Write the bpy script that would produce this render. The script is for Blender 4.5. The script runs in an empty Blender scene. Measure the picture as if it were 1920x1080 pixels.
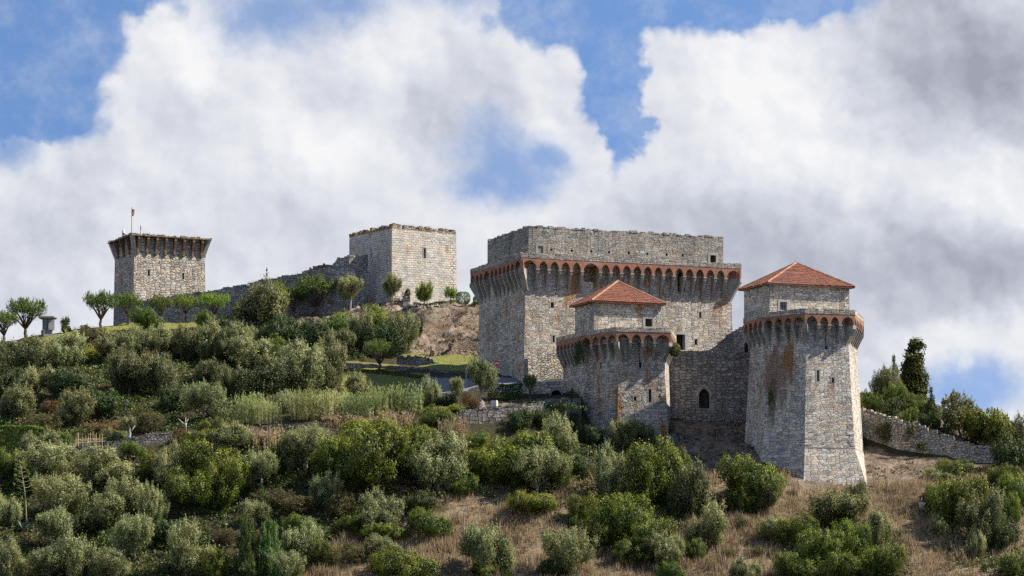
import bpy, bmesh, math, random
import numpy as np
from mathutils import Vector, Matrix, noise as mnoise

# ------------------------------------------------------------------ basics
scn = bpy.context.scene
col = scn.collection
rnd = random.Random(11)
F, CX, YH = 4800.0, 960.0, 1110.0          # focal length and eye line, in pixels of a 1920 wide frame


def W(px, py, Y):
    return Vector(((px - CX) / F * Y, Y, (YH - py) / F * Y))


def tag(o, label=None, cat=None, group=None, kind=None):
    if label: o['label'] = label
    if cat: o['category'] = cat
    if group: o['group'] = group
    if kind: o['kind'] = kind
    return o


def empty(name, loc, label=None, cat=None, group=None):
    o = bpy.data.objects.new(name, None)
    o.empty_display_size = 0.5
    o.location = loc
    col.objects.link(o)
    return tag(o, label, cat, group)


def masonry_uv(me):
    """UVs in metres: u along the wall, v up."""
    n = len(me.polygons)
    if n == 0: return
    uvl = me.uv_layers.new(name='UVMap')
    nl = len(me.loops)
    co = np.empty(len(me.vertices) * 3, np.float32); me.vertices.foreach_get('co', co); co = co.reshape(-1, 3)
    li = np.empty(nl, np.int32); me.loops.foreach_get('vertex_index', li)
    pn = np.empty(n * 3, np.float32); me.polygons.foreach_get('normal', pn); pn = pn.reshape(-1, 3)
    lt = np.empty(n, np.int32); me.polygons.foreach_get('loop_total', lt)
    ln = np.repeat(pn, lt, axis=0)
    p = co[li]
    tx, ty = -ln[:, 1], ln[:, 0]
    L = np.sqrt(tx * tx + ty * ty) + 1e-9
    tx, ty = tx / L, ty / L
    flat = np.abs(ln[:, 2]) > 0.85
    u = np.where(flat, p[:, 0], p[:, 0] * tx + p[:, 1] * ty)
    v = np.where(flat, p[:, 1], p[:, 2] / np.maximum(np.sqrt(1 - np.minimum(ln[:, 2] ** 2, .96)), .2))
    uv = np.stack([u + ln[:, 0] * 3.7, v], 1).astype(np.float32)
    uvl.data.foreach_set('uv', uv.ravel())


class MB:
    def __init__(s):
        s.v = []; s.f = []

    def add(s, vs, fs):
        o = len(s.v)
        s.v.extend([tuple(q) for q in vs])
        s.f.extend([tuple(i + o for i in q) for q in fs])

    def quad(s, a, b, c, d):
        s.add([a, b, c, d], [(0, 1, 2, 3)])

    def box(s, o, r, f, u):
        """corner o, edge vectors r, f, u"""
        o, r, f, u = Vector(o), Vector(r), Vector(f), Vector(u)
        p = [o, o + r, o + r + f, o + f]
        s.add(p + [q + u for q in p], [(0, 3, 2, 1), (4, 5, 6, 7), (0, 1, 5, 4), (1, 2, 6, 5), (2, 3, 7, 6), (3, 0, 4, 7)])

    def cbox(s, c, sx, sy, sz, rz=0.0):
        """box standing on the point c"""
        cs, sn = math.cos(rz), math.sin(rz)
        r = Vector((cs * sx, sn * sx, 0)); f = Vector((-sn * sy, cs * sy, 0))
        s.box(Vector(c) - r / 2 - f / 2, r, f, (0, 0, sz))

    def prism(s, poly, z0, z1):
        n = len(poly)
        s.add([(p[0], p[1], z0) for p in poly] + [(p[0], p[1], z1) for p in poly],
              [tuple(range(n - 1, -1, -1)), tuple(range(n, 2 * n))] + [(i, (i + 1) % n, n + (i + 1) % n, n + i) for i in range(n)])

    def extrude(s, prof, d):
        """closed profile of 3-D points pushed along d"""
        n = len(prof); d = Vector(d)
        a = [Vector(p) for p in prof]
        s.add(a + [p + d for p in a], [tuple(range(n - 1, -1, -1)), tuple(range(n, 2 * n))] + [(i, (i + 1) % n, n + (i + 1) % n, n + i) for i in range(n)])

    def tube(s, pts, rad, k=6, cap=True):
        pts = [Vector(p) for p in pts]
        o = len(s.v)
        for i, p in enumerate(pts):
            d = (pts[min(i + 1, len(pts) - 1)] - pts[max(i - 1, 0)])
            d = d.normalized() if d.length > 1e-9 else Vector((0, 0, 1))
            a = d.orthogonal().normalized(); b = d.cross(a)
            if abs(d.z) > 0.5:
                a = (Vector((1, 0, 0)) - d * d.x).normalized(); b = d.cross(a)
            for j in range(k):
                t = 2 * math.pi * j / k
                s.v.append(tuple(p + (a * math.cos(t) + b * math.sin(t)) * rad[i]))
        for i in range(len(pts) - 1):
            for j in range(k):
                s.f.append((o + i * k + j, o + i * k + (j + 1) % k, o + (i + 1) * k + (j + 1) % k, o + (i + 1) * k + j))
        if cap:
            s.f.append(tuple(o + j for j in range(k - 1, -1, -1)))
            m = o + (len(pts) - 1) * k
            s.f.append(tuple(m + j for j in range(k)))

    def lathe(s, c, prof, k=16):
        c = Vector(c); o = len(s.v)
        for r, z in prof:
            for j in range(k):
                t = 2 * math.pi * j / k
                s.v.append((c.x + r * math.cos(t), c.y + r * math.sin(t), c.z + z))
        for i in range(len(prof) - 1):
            for j in range(k):
                s.f.append((o + i * k + j, o + i * k + (j + 1) % k, o + (i + 1) * k + (j + 1) % k, o + (i + 1) * k + j))
        s.f.append(tuple(o + j for j in range(k - 1, -1, -1)))
        m = o + (len(prof) - 1) * k
        s.f.append(tuple(m + j for j in range(k)))

    def build(s, name, mat, parent=None, smooth=False, fix=True, origin=None):
        off = Vector((0, 0, 0))
        if parent is not None:
            p = parent
            while p is not None:
                off += p.location; p = p.parent
        elif origin is not None:
            off = Vector(origin)
        me = bpy.data.meshes.new(name)
        me.from_pydata([(x - off.x, y - off.y, z - off.z) for x, y, z in s.v], [], s.f)
        if fix:
            bm = bmesh.new(); bm.from_mesh(me)
            bmesh.ops.recalc_face_normals(bm, faces=bm.faces)
            bm.to_mesh(me); bm.free()
        me.update()
        masonry_uv(me)
        if smooth:
            me.polygons.foreach_set('use_smooth', [True] * len(me.polygons))
        me.materials.append(mat)
        o = bpy.data.objects.new(name, me)
        col.objects.link(o)
        if parent is not None:
            o.parent = parent
        elif origin is not None:
            o.location = origin
        return o


# ------------------------------------------------------------------ node helpers
class NT:
    def __init__(s, tree):
        s.t = tree; s.n = tree.nodes; s.l = tree.links

    def new(s, typ, **kw):
        x = s.n.new(typ)
        for k, v in kw.items(): setattr(x, k, v)
        return x

    def put(s, sock, val):
        if isinstance(val, bpy.types.NodeSocket): s.l.new(val, sock)
        elif val is not None: sock.default_value = val

    def m(s, op, a, b=None, c=None, clamp=False):
        x = s.new('ShaderNodeMath', operation=op); x.use_clamp = clamp
        for i, q in enumerate((a, b, c)):
            if q is not None: s.put(x.inputs[i], q)
        return x.outputs[0]

    def vm(s, op, a, b=None, scale=None):
        x = s.new('ShaderNodeVectorMath', operation=op)
        s.put(x.inputs[0], a)
        if b is not None: s.put(x.inputs[1], b)
        if scale is not None: s.put(x.inputs['Scale'], scale)
        return x.outputs['Value'] if op in ('LENGTH', 'DISTANCE', 'DOT_PRODUCT') else x.outputs['Vector']

    def mix(s, fac, a, b, typ='MIX'):
        x = s.new('ShaderNodeMix', data_type='RGBA', blend_type=typ)
        x.clamp_factor = True
        s.put(x.inputs[0], fac)
        for i, q in ((6, a), (7, b)):
            s.put(x.inputs[i], (*q, 1) if isinstance(q, tuple) and len(q) == 3 else q)
        return x.outputs[2]

    def ramp(s, fac, stops, interp='LINEAR'):
        x = s.new('ShaderNodeValToRGB')
        e = x.color_ramp.elements
        while len(e) < len(stops): e.new(0.5)
        for q, (p, c) in zip(e, stops):
            q.position = p; q.color = (c, c, c, 1) if isinstance(c, (int, float)) else (*c, 1)
        x.color_ramp.interpolation = interp
        s.put(x.inputs[0], fac)
        return x.outputs[0]

    def mr(s, v, a, b, c=0.0, d=1.0, smooth=True):
        x = s.new('ShaderNodeMapRange', interpolation_type='SMOOTHSTEP' if smooth else 'LINEAR')
        for i, q in enumerate((v, a, b, c, d)): s.put(x.inputs[i], q)
        return x.outputs[0]

    def noise(s, vec, scale, detail=3.0, rough=0.55, dist=0.0, color=False, dim='3D'):
        x = s.new('ShaderNodeTexNoise', noise_dimensions=dim)
        s.put(x.inputs['Vector'], vec)
        x.inputs['Scale'].default_value = scale; x.inputs['Detail'].default_value = detail
        x.inputs['Roughness'].default_value = rough; x.inputs['Distortion'].default_value = dist
        return x.outputs['Color'] if color else x.outputs['Fac']

    def voro(s, vec, scale=1.0, feature='F1', rand=1.0, dim='2D'):
        x = s.new('ShaderNodeTexVoronoi', voronoi_dimensions=dim, feature=feature)
        s.put(x.inputs['Vector'], vec)
        x.inputs['Scale'].default_value = scale; x.inputs['Randomness'].default_value = rand
        return x


def material(name):
    m = bpy.data.materials.new(name); m.use_nodes = True
    nt = NT(m.node_tree)
    return m, nt, m.node_tree.nodes['Principled BSDF']


def plain(name, c, rough=0.7, metal=0.0, var=0.25, scale=4.0):
    m, nt, b = material(name)
    tc = nt.new('ShaderNodeTexCoord').outputs['Object']
    n = nt.noise(tc, scale, 5)
    k = nt.m('ADD', nt.m('MULTIPLY', n, 2 * var), 1 - var)
    nt.put(b.inputs['Base Color'], nt.mix(1.0, (*c, 1), k, 'MULTIPLY'))
    b.inputs['Roughness'].default_value = rough; b.inputs['Metallic'].default_value = metal
    return m


def stone(name, lo, hi, su=0.5, sv=0.28, rand=0.75, kind='rubble', mortar=0.7, lichen=0.0, dark=0.35, bump=1.0,
          edge=0.07, rust=(0.30, 0.13, 0.03), streak=0.0, white=0.0, stains=()):
    """Coursed or rubble masonry. lo/hi: darkest and palest stones."""
    m, nt, b = material(name)
    uv = nt.new('ShaderNodeUVMap').outputs[0]
    geo = nt.new('ShaderNodeNewGeometry').outputs['Position']
    wob = nt.vm('SUBTRACT', nt.noise(geo, 1.3, 2, color=True), (0.5, 0.5, 0.5))
    p = nt.vm('ADD', uv, nt.vm('SCALE', wob, scale=0.22))
    if kind == 'coursed':
        p = nt.vm('ADD', uv, nt.vm('SCALE', wob, scale=0.13))
        x = nt.new('ShaderNodeTexBrick', offset=0.5, squash=1.0)
        nt.put(x.inputs['Vector'], p)
        x.inputs['Color1'].default_value = (0, 0, 0, 1); x.inputs['Color2'].default_value = (1, 1, 1, 1)
        x.inputs['Mortar'].default_value = (0.5, 0.5, 0.5, 1)
        x.inputs['Scale'].default_value = 1.0; x.inputs['Brick Width'].default_value = su
        x.inputs['Row Height'].default_value = sv; x.inputs['Mortar Size'].default_value = edge * sv * 1.1
        x.inputs['Mortar Smooth'].default_value = 0.6
        bw = x.outputs['Color']; mort = x.outputs['Fac']
        vb = nt.voro(nt.vm('MULTIPLY', p, (0.75 / su, 1.0 / sv, 1)), rand=0.6)
        sp = nt.new('ShaderNodeSeparateColor'); nt.put(sp.inputs[0], vb.outputs['Color'])
        cell = nt.m('ADD', nt.m('MULTIPLY', bw, 0.55), nt.m('MULTIPLY', sp.outputs[0], 0.45))
        solid = nt.m('SUBTRACT', 1.0, mort)
    else:
        q = nt.vm('MULTIPLY', p, (1 / su, 1 / sv, 1))
        vb = nt.voro(q, rand=rand); ve = nt.voro(q, rand=rand, feature='DISTANCE_TO_EDGE')
        sp = nt.new('ShaderNodeSeparateColor'); nt.put(sp.inputs[0], vb.outputs['Color'])
        cell = sp.outputs[0]
        solid = nt.mr(ve.outputs['Distance'], 0.0, edge * 2.2)
        # patches laid in bigger, flatter courses
        q2 = nt.vm('MULTIPLY', p, (1 / (su * 1.75), 1 / (sv * 1.35), 1)); vb2 = nt.voro(q2, rand=rand * .7); ve2 = nt.voro(q2, rand=rand * .7, feature='DISTANCE_TO_EDGE')
        s2 = nt.new('ShaderNodeSeparateColor'); nt.put(s2.inputs[0], vb2.outputs['Color'])
        mk = nt.mr(nt.noise(nt.vm('MULTIPLY', geo, (.5, .5, 1.2)), 0.22, 3, 0.6), 0.49, 0.53)
        lerp = lambda a_, b_: nt.m('ADD', nt.m('MULTIPLY', a_, nt.m('SUBTRACT', 1.0, mk)), nt.m('MULTIPLY', b_, mk))
        cell = lerp(cell, s2.outputs[0]); solid = lerp(solid, nt.mr(ve2.outputs['Distance'], 0.0, edge * 1.7))
    fine = nt.noise(geo, 3.4, 5, 0.65)
    tone = nt.m('ADD', .72, nt.m('MULTIPLY', nt.noise(geo, 0.12, 5, 0.62), .56))
    val = nt.m('ADD', nt.m('MULTIPLY', cell, 0.8), nt.m('MULTIPLY', nt.m('SUBTRACT', fine, 0.42), 1.1))
    c = nt.mix(nt.m('MULTIPLY', val, 1.0, clamp=True), (*lo, 1), (*hi, 1))
    # warm stones here and there
    warm = nt.mr(sp.outputs[1], 0.72, 0.8)
    c = nt.mix(nt.m('MULTIPLY', warm, 0.5), c, (hi[0] * 0.95, hi[1] * 0.78, hi[2] * 0.58, 1))
    # weather: black crusts and vertical runs
    run = nt.noise(nt.vm('MULTIPLY', geo, (0.55, 0.55, 0.10)), 1.0, 5, 0.62)
    big = nt.noise(geo, 0.16, 4, 0.6)
    w = nt.m('MULTIPLY', nt.mr(nt.m('ADD', nt.m('MULTIPLY', run, 0.6), nt.m('MULTIPLY', big, 0.4)), 0.44, 0.66), dark)
    c = nt.mix(w, c, (lo[0] * 0.45, lo[1] * 0.46, lo[2] * 0.48, 1))
    if white:
        c = nt.mix(nt.m('MULTIPLY', nt.mr(nt.noise(geo, 0.5, 4), 0.55, 0.7), white), c, (hi[0] * 1.25, hi[1] * 1.25, hi[2] * 1.25, 1))
    if lichen:
        a = nt.noise(nt.vm('MULTIPLY', geo, (0.9, 0.9, 0.28)), 0.55, 6, 0.68)
        a2 = nt.noise(geo, 0.11, 2)
        lm = nt.mr(nt.m('ADD', nt.m('MULTIPLY', a, 0.62), nt.m('MULTIPLY', a2, 0.38)), 0.58 - 0.06 * lichen, 0.64 - 0.04 * lichen)
        c = nt.mix(nt.m('MULTIPLY', lm, 0.85), c, (*rust, 1))
    if streak:
        a = nt.noise(nt.vm('MULTIPLY', geo, (0.8, 0.8, 0.07)), 1.0, 5, 0.65)
        lm = nt.mr(a, 0.57, 0.68)
        c = nt.mix(nt.m('MULTIPLY', lm, streak), c, (0.13, 0.065, 0.035, 1))
    c = nt.mix(nt.m('MULTIPLY', nt.m('SUBTRACT', 1.0, solid), mortar), c, (lo[0] * 0.5, lo[1] * 0.48, lo[2] * 0.44, 1))
    c = nt.mix(1.0, c, tone, 'MULTIPLY')
    for ctr, rad, amt, tint in stains:                  # old rust-coloured washes with ragged edges
        dd = nt.vm('LENGTH', nt.vm('MULTIPLY', nt.vm('SUBTRACT', geo, tuple(ctr)), (1 / rad[0], 1 / rad[0], 1 / rad[1])))
        rg = nt.noise(nt.vm('MULTIPLY', geo, (.8, .8, .18)), 1.0, 6, 0.65)
        c = nt.mix(nt.m('MULTIPLY', nt.mr(nt.m('ADD', dd, nt.m('MULTIPLY', nt.m('SUBTRACT', rg, .5), 2.6)), 0.95, 0.45), amt), c, (*tint, 1))
    gap = nt.m('MULTIPLY', nt.m('SUBTRACT', 1.0, solid), nt.mr(nt.noise(geo, 1.7, 4, 0.7), 0.50, 0.62))
    c = nt.mix(nt.m('MULTIPLY', gap, 0.65), c, (0.012, 0.012, 0.013, 1))
    nt.put(b.inputs['Base Color'], c)
    b.inputs['Roughness'].default_value = 0.92
    b.inputs['Specular IOR Level'].default_value = 0.15
    h = nt.m('ADD', nt.m('MULTIPLY', solid, 0.55), nt.m('ADD', nt.m('MULTIPLY', sp.outputs[2], 0.35), nt.m('MULTIPLY', fine, 0.7)))
    bp = nt.new('ShaderNodeBump'); bp.inputs['Strength'].default_value = 0.8 * min(bump, 1.2)
    bp.inputs['Distance'].default_value = 0.14 * bump
    nt.put(bp.inputs['Height'], h)
    nt.put(b.inputs['Normal'], bp.outputs[0])
    return m


M = {}
M['keep'] = stone('keep_stone', (0.215, 0.20, 0.178), (0.62, 0.575, 0.50), 0.46, 0.23, 0.8, lichen=0.6, dark=0.35, mortar=0.3)
M['keep_upper'] = stone('keep_upper_stone', (0.165, 0.158, 0.145), (0.46, 0.435, 0.395), 0.5, 0.22, 0.7, mortar=0.35, dark=0.5)
M['pale'] = stone('tower_pale_stone', (0.22, 0.21, 0.192), (0.64, 0.605, 0.55), 0.54, 0.27, 0.75, lichen=0.3, dark=0.35, streak=0.4, stains=((W(1450, 705, 295.6), (3.0, 4.6), .75, (.20, .105, .07)), (W(1475, 668, 294.4), (1.0, 2.6), .8, (.26, .12, .04)), (W(1447, 760, 295.8), (1.0, 3.2), .7, (.07, .075, .04))), edge=0.06, mortar=0.3)
M['front'] = stone('front_tower_stone', (0.21, 0.197, 0.175), (0.62, 0.57, 0.495), 0.5, 0.26, 0.75, lichen=0.42, dark=0.4, streak=0.2, mortar=0.35)
M['ashlar'] = stone('ashlar_stone', (0.29, 0.28, 0.265), (0.68, 0.65, 0.59), 0.62, 0.34, kind='coursed', dark=0.3, lichen=0.05, edge=0.09, mortar=0.45)
M['rubble'] = stone('rubble_stone', (0.215, 0.20, 0.178), (0.64, 0.59, 0.515), 0.46, 0.29, 0.95, mortar=.5, dark=0.25, edge=0.10, bump=1.2, lichen=0.2)
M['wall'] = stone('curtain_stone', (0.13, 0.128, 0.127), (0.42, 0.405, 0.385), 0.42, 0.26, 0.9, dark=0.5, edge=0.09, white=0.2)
M['terrace'] = stone('terrace_stone', (0.09, 0.088, 0.085), (0.34, 0.325, 0.30), 0.46, 0.3, 0.95, dark=0.45, edge=0.08, bump=1.2, white=0.1)
M['trim'] = stone('dressed_stone', (0.26, 0.25, 0.23), (0.44, 0.42, 0.38), 1.1, 0.8, kind='coursed', dark=0.45, edge=0.03, bump=0.4, mortar=0.3)
M['corbel'] = stone('corbel_stone', (0.19, 0.185, 0.17), (0.40, 0.38, 0.34), 0.9, 0.6, kind='coursed', dark=0.5, edge=0.03, bump=0.5, mortar=0.3)
M['oldbrick'] = stone('weathered_brick', (0.13, 0.08, 0.06), (0.33, 0.21, 0.15), 0.26, 0.1, 0.9, dark=0.5, edge=0.06, bump=.6)
M['crust'] = stone('lichen_stone', (0.19, 0.145, 0.105), (0.46, 0.38, 0.29), 0.4, 0.22, 0.95, dark=0.3, lichen=0.7, edge=0.1, bump=1.2)


def brick_mat():
    m, nt, b = material('red_brick')
    uv = nt.new('ShaderNodeUVMap').outputs[0]
    geo = nt.new('ShaderNodeNewGeometry').outputs['Position']
    x = nt.new('ShaderNodeTexBrick')
    nt.put(x.inputs['Vector'], uv)
    x.inputs['Color1'].default_value = (0.22, 0.068, 0.034, 1); x.inputs['Color2'].default_value = (0.34, 0.125, 0.065, 1)
    x.inputs['Mortar'].default_value = (0.30, 0.22, 0.17, 1)
    x.inputs['Scale'].default_value = 1; x.inputs['Brick Width'].default_value = 0.26; x.inputs['Row Height'].default_value = 0.075
    x.inputs['Mortar Size'].default_value = 0.008
    c = x.outputs['Color']
    n = nt.noise(geo, 0.9, 6, 0.65)
    c = nt.mix(nt.m('MULTIPLY', nt.mr(n, 0.46, 0.64), 0.75), c, (0.13, 0.10, 0.085, 1))
    c = nt.mix(nt.m('MULTIPLY', nt.mr(nt.noise(geo, 0.33, 4, 0.7), 0.50, 0.64), 0.6), c, (0.33, 0.25, 0.20, 1))
    n2 = nt.noise(geo, 2.3, 4, 0.65)
    c = nt.mix(nt.m('MULTIPLY', nt.mr(n2, 0.56, 0.7), 0.5), c, (0.42, 0.22, 0.10, 1))
    nt.put(b.inputs['Base Color'], c); b.inputs['Roughness'].default_value = 0.9
    bp = nt.new('ShaderNodeBump'); bp.inputs['Strength'].default_value = 0.5; bp.inputs['Distance'].default_value = 0.03
    nt.put(bp.inputs['Height'], nt.m('ADD', n2, nt.m('MULTIPLY', x.outputs['Fac'], -0.4))); nt.put(b.inputs['Normal'], bp.outputs[0])
    return m


def tile_mat(name, c1, c2):
    m, nt, b = material(name)
    geo = nt.new('ShaderNodeNewGeometry').outputs['Position']
    v = nt.voro(nt.vm('MULTIPLY', geo, (3.6, 3.6, 5.0)), dim='3D')
    sp = nt.new('ShaderNodeSeparateColor'); nt.put(sp.inputs[0], v.outputs['Color'])
    c = nt.mix(sp.outputs[0], (*c1, 1), (*c2, 1))
    n = nt.noise(geo, 1.1, 5, 0.65)
    c = nt.mix(nt.m('MULTIPLY', nt.mr(n, 0.47, 0.66), 0.65), c, (0.10, 0.06, 0.042, 1))
    c = nt.mix(nt.m('MULTIPLY', nt.mr(nt.noise(geo, 6.0, 2), 0.66, 0.72), 0.6), c, (0.45, 0.33, 0.22, 1))
    nt.put(b.inputs['Base Color'], c); b.inputs['Roughness'].default_value = 0.8
    return m


M['brick'] = brick_mat()
M['tile'] = tile_mat('clay_tile', (0.15, 0.048, 0.026), (0.30, 0.105, 0.055))
M['ridge'] = tile_mat('ridge_tile', (0.26, 0.12, 0.075), (0.40, 0.22, 0.14))
M['dark'] = plain('dark_interior', (0.022, 0.021, 0.021), 0.95, var=.5)  # near-black colour painting the shade inside openings
M['shutter'] = plain('shutter_wood', (0.045, 0.03, 0.025), 0.8)  # dark panel colour painting the unlit room behind the windows
M['greyshutter'] = plain('grey_shutter', (0.16, 0.17, 0.21), 0.7)
M['door'] = plain('old_door_wood', (0.06, 0.04, 0.03), 0.8)
M['bark'] = plain('bark', (0.11, 0.085, 0.065), 0.95, var=0.45, scale=9)
M['olivebark'] = plain('olive_bark', (0.24, 0.215, 0.185), 0.95, var=0.4, scale=9)
M['deadwood'] = plain('dead_wood', (0.30, 0.27, 0.235), 0.9, var=0.3, scale=9)
M['metal'] = plain('grey_metal', (0.30, 0.31, 0.32), 0.45, 0.6)
M['darkmetal'] = plain('dark_metal', (0.035, 0.04, 0.042), 0.5, 0.5)
M['white'] = plain('white_paint', (0.78, 0.78, 0.76), 0.6, var=0.06)
M['black'] = plain('black_paint', (0.02, 0.02, 0.02), 0.6)
M['red'] = plain('red_paint', (0.55, 0.02, 0.025), 0.45, var=0.08)
M['green'] = plain('flag_green', (0.03, 0.16, 0.05), 0.8)
M['flag'] = plain('flag_cloth', (0.58, 0.22, 0.18), 0.8)
M['cane'] = plain('dry_cane', (0.46, 0.36, 0.21), 0.8)
M['asphalt'] = plain('asphalt', (0.13, 0.135, 0.145), 0.9, var=0.2, scale=1.5)
M['wood'] = plain('pale_wood', (0.45, 0.36, 0.25), 0.8)
M['granite'] = stone('grey_granite', (0.13, 0.135, 0.145), (0.25, 0.25, 0.26), 0.7, 0.5, kind='coursed', dark=0.4, edge=0.02, bump=0.5, mortar=0.2)
M['whitestone'] = plain('white_stone', (0.52, 0.50, 0.46), 0.9, var=0.2, scale=3)
M['petal'] = plain('white_petal', (0.8, 0.8, 0.76), 0.7, var=0.05)
M['blossom'] = plain('red_petal', (0.55, 0.08, 0.03), 0.7)
# ------------------------------------------------------------------ terrain
GP = []
for px in (-260, 0, 240, 480, 720, 960, 1200, 1440, 1680, 1920, 2180):
    GP += [(px, 1235, 247), (px, 1080, 268), (px, 990, 279.4)]
GP += [(-260, 850, 296), (0, 858, 296), (60, 846, 298), (0, 842, 300), (110, 872, 293.2), (200, 868, 293.4), (320, 850, 294.4), (110, 838, 296.4), (200, 833, 296.8),
       (260, 822, 297.2), (320, 812, 297.8), (400, 835, 295), (200, 790, 306), (50, 790, 306), (350, 790, 306), (440, 800, 302), (200, 740, 316), (50, 740, 316),
       (400, 740, 318), (0, 690, 336), (200, 690, 332), (400, 690, 334), (560, 740, 316), (560, 690, 335), (480, 650, 352), (0, 652, 352), (100, 632, 357),
       (49, 635, 362), (90, 628, 364), (-260, 700, 350), (200, 614, 370), (150, 618, 366), (300, 604, 376), (250, 608, 374), (370, 602, 378), (200, 640, 352), (300, 640, 355),
       (430, 620, 370), (560, 608, 369), (640, 590, 372), (690, 580, 373), (765, 567, 372), (820, 566, 371.5), (880, 568, 371), (920, 569, 372), (640, 640, 352),
       (740, 640, 350), (700, 680, 341), (800, 662, 350), (890, 664, 347), (690, 684, 338), (750, 690, 335), (820, 686, 337.5), (890, 690, 335.5), (880, 640, 354),
       (880, 600, 364), (800, 620, 361), (800, 702, 330.5), (860, 712, 326), (840, 735, 319), (930, 712, 321), (985, 716, 320), (700, 700, 333), (700, 740, 321),
       (620, 730, 323), (480, 797, 299), (620, 792, 299.5), (740, 785, 301), (560, 760, 307), (530, 835, 292.2), (600, 830, 292.8), (460, 835, 292.2), (530, 798, 296), (600, 797, 296.4),
       (700, 850, 290), (700, 910, 284.5), (880, 812, 298.4), (980, 812, 299.8), (1050, 815, 302.6), (880, 772, 301), (980, 765, 303), (1050, 753, 308.5), (940, 751, 312),
       (830, 764, 306), (1000, 748, 313.5), (1000, 717, 318), (1060, 714, 318), (1150, 838, 301), (1255, 832, 302), (1200, 836, 301), (1095, 834, 304), (1102, 818, 306), (1112, 826, 304.8), (1128, 832, 303.2), (1090, 822, 305.2), (1072, 750, 310), (1265, 792, 311), (1330, 792, 311.5),
       (1400, 797, 309), (1300, 850, 301), (1430, 838, 299), (1502, 908, 289.9), (1560, 924, 290.0), (1636, 927, 291.0), (1560, 950, 286.2), (1650, 950, 286.6), (1480, 940, 286.2), (1350, 905, 290), (1250, 905, 290.5), (1100, 900, 290.5), (960, 905, 290),
       (1612, 838, 303.6), (1628, 843, 303.2), (1660, 858, 301.8), (1700, 870, 300.6), (1800, 873, 299.6), (1885, 877, 298.8), (1618, 771, 307.2), (1690, 789, 306), (1780, 823, 304), (1870, 849, 302.4), (1640, 742, 322),
       (1680, 742, 328), (1740, 772, 323), (1800, 813, 314), (1900, 852, 308), (2180, 900, 300), (1700, 932, 287.5), (1860, 932, 287), (1500, 780, 320), (1100, 700, 340), (1330, 700, 340)]
pts = np.array([[(px - CX) / F * Y, Y, (YH - py) / F * Y] for px, py, Y in GP])
far = []
for x, a, b in ((-100, 26, 12), (-60, 34, 14), (-30, 37, 15), (0, 37, 14), (30, 20, 8), (60, 12, 2), (100, 8, -2)):
    far += [(x * 0.85, 402, a), (x, 450, b), (x, 520, b - 20)]
pts = np.vstack([pts, np.array(far, float)])
Dm = np.sqrt(((pts[:, None, :2] - pts[None, :, :2]) ** 2).sum(-1))
Am = -Dm; n_ = len(pts)
Am[np.diag_indices(n_)] -= 0.06
KK = np.zeros((n_ + 3, n_ + 3)); KK[:n_, :n_] = Am; KK[:n_, n_] = 1; KK[:n_, n_ + 1:] = pts[:, :2]; KK[n_:, :n_] = KK[:n_, n_:].T
rhs = np.concatenate([pts[:, 2], np.zeros(3)])
wt = np.linalg.solve(KK, rhs)


def rbf(X, Y):
    sh = X.shape; q = np.stack([X.ravel(), Y.ravel()], 1)
    out = np.empty(len(q))
    for i in range(0, len(q), 20000):
        s_ = q[i:i + 20000]
        d = np.sqrt(((s_[:, None] - pts[None, :, :2]) ** 2).sum(-1))
        out[i:i + 20000] = -d @ wt[:n_] + wt[n_] + s_ @ wt[n_ + 1:]
    return out.reshape(sh)


def fbm(X, Y, sc, octv=4, seed=0):
    """cheap value noise, vectorised"""
    r = np.zeros_like(X); a = 1.0
    for o in range(octv):
        x = X * sc + 17.3 * o + seed; y = Y * sc + 9.1 * o - seed
        xi = np.floor(x).astype(np.int64); yi = np.floor(y).astype(np.int64)
        fx = x - xi; fy = y - yi; fx = fx * fx * (3 - 2 * fx); fy = fy * fy * (3 - 2 * fy)

        def h(a_, b_):
            k = (a_ * 374761393 + b_ * 668265263 + 1442695) & 0x7fffffff
            k = ((k ^ (k >> 13)) * 1274126177) & 0x7fffffff
            return ((k ^ (k >> 16)) & 0xffff) / 65535.0
        v = (h(xi, yi) * (1 - fx) + h(xi + 1, yi) * fx) * (1 - fy) + (h(xi, yi + 1) * (1 - fx) + h(xi + 1, yi + 1) * fx) * fy
        r += (v - 0.5) * a; a *= 0.5; sc *= 2
    return r


GX0, GX1, GY0, GY1, GS = -92.0, 92.0, 236.0, 440.0, 0.5
gx = np.arange(GX0, GX1 + 1e-6, GS); gy = np.arange(GY0, GY1 + 1e-6, GS)
XX, YY = np.meshgrid(gx, gy)
ZZ = rbf(XX, YY)
for _ in range(2):                                        # soften the creases
    Zp = np.pad(ZZ, 1, mode='edge')
    ZZ = (Zp[1:-1, 1:-1] * 4 + Zp[:-2, 1:-1] + Zp[2:, 1:-1] + Zp[1:-1, :-2] + Zp[1:-1, 2:]) / 8
ZZ0 = ZZ.copy()
ZZ = ZZ + fbm(XX, YY, 0.22, 4) * 0.55 + fbm(XX, YY, 1.1, 2, 5) * 0.12


def gz(x, y):
    fx = min(max((x - GX0) / GS, 0), len(gx) - 1.001); fy = min(max((y - GY0) / GS, 0), len(gy) - 1.001)
    i, j = int(fx), int(fy); a, b = fx - i, fy - j
    return float((ZZ[j, i] * (1 - a) + ZZ[j, i + 1] * a) * (1 - b) + (ZZ[j + 1, i] * (1 - a) + ZZ[j + 1, i + 1] * a) * b)


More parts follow.
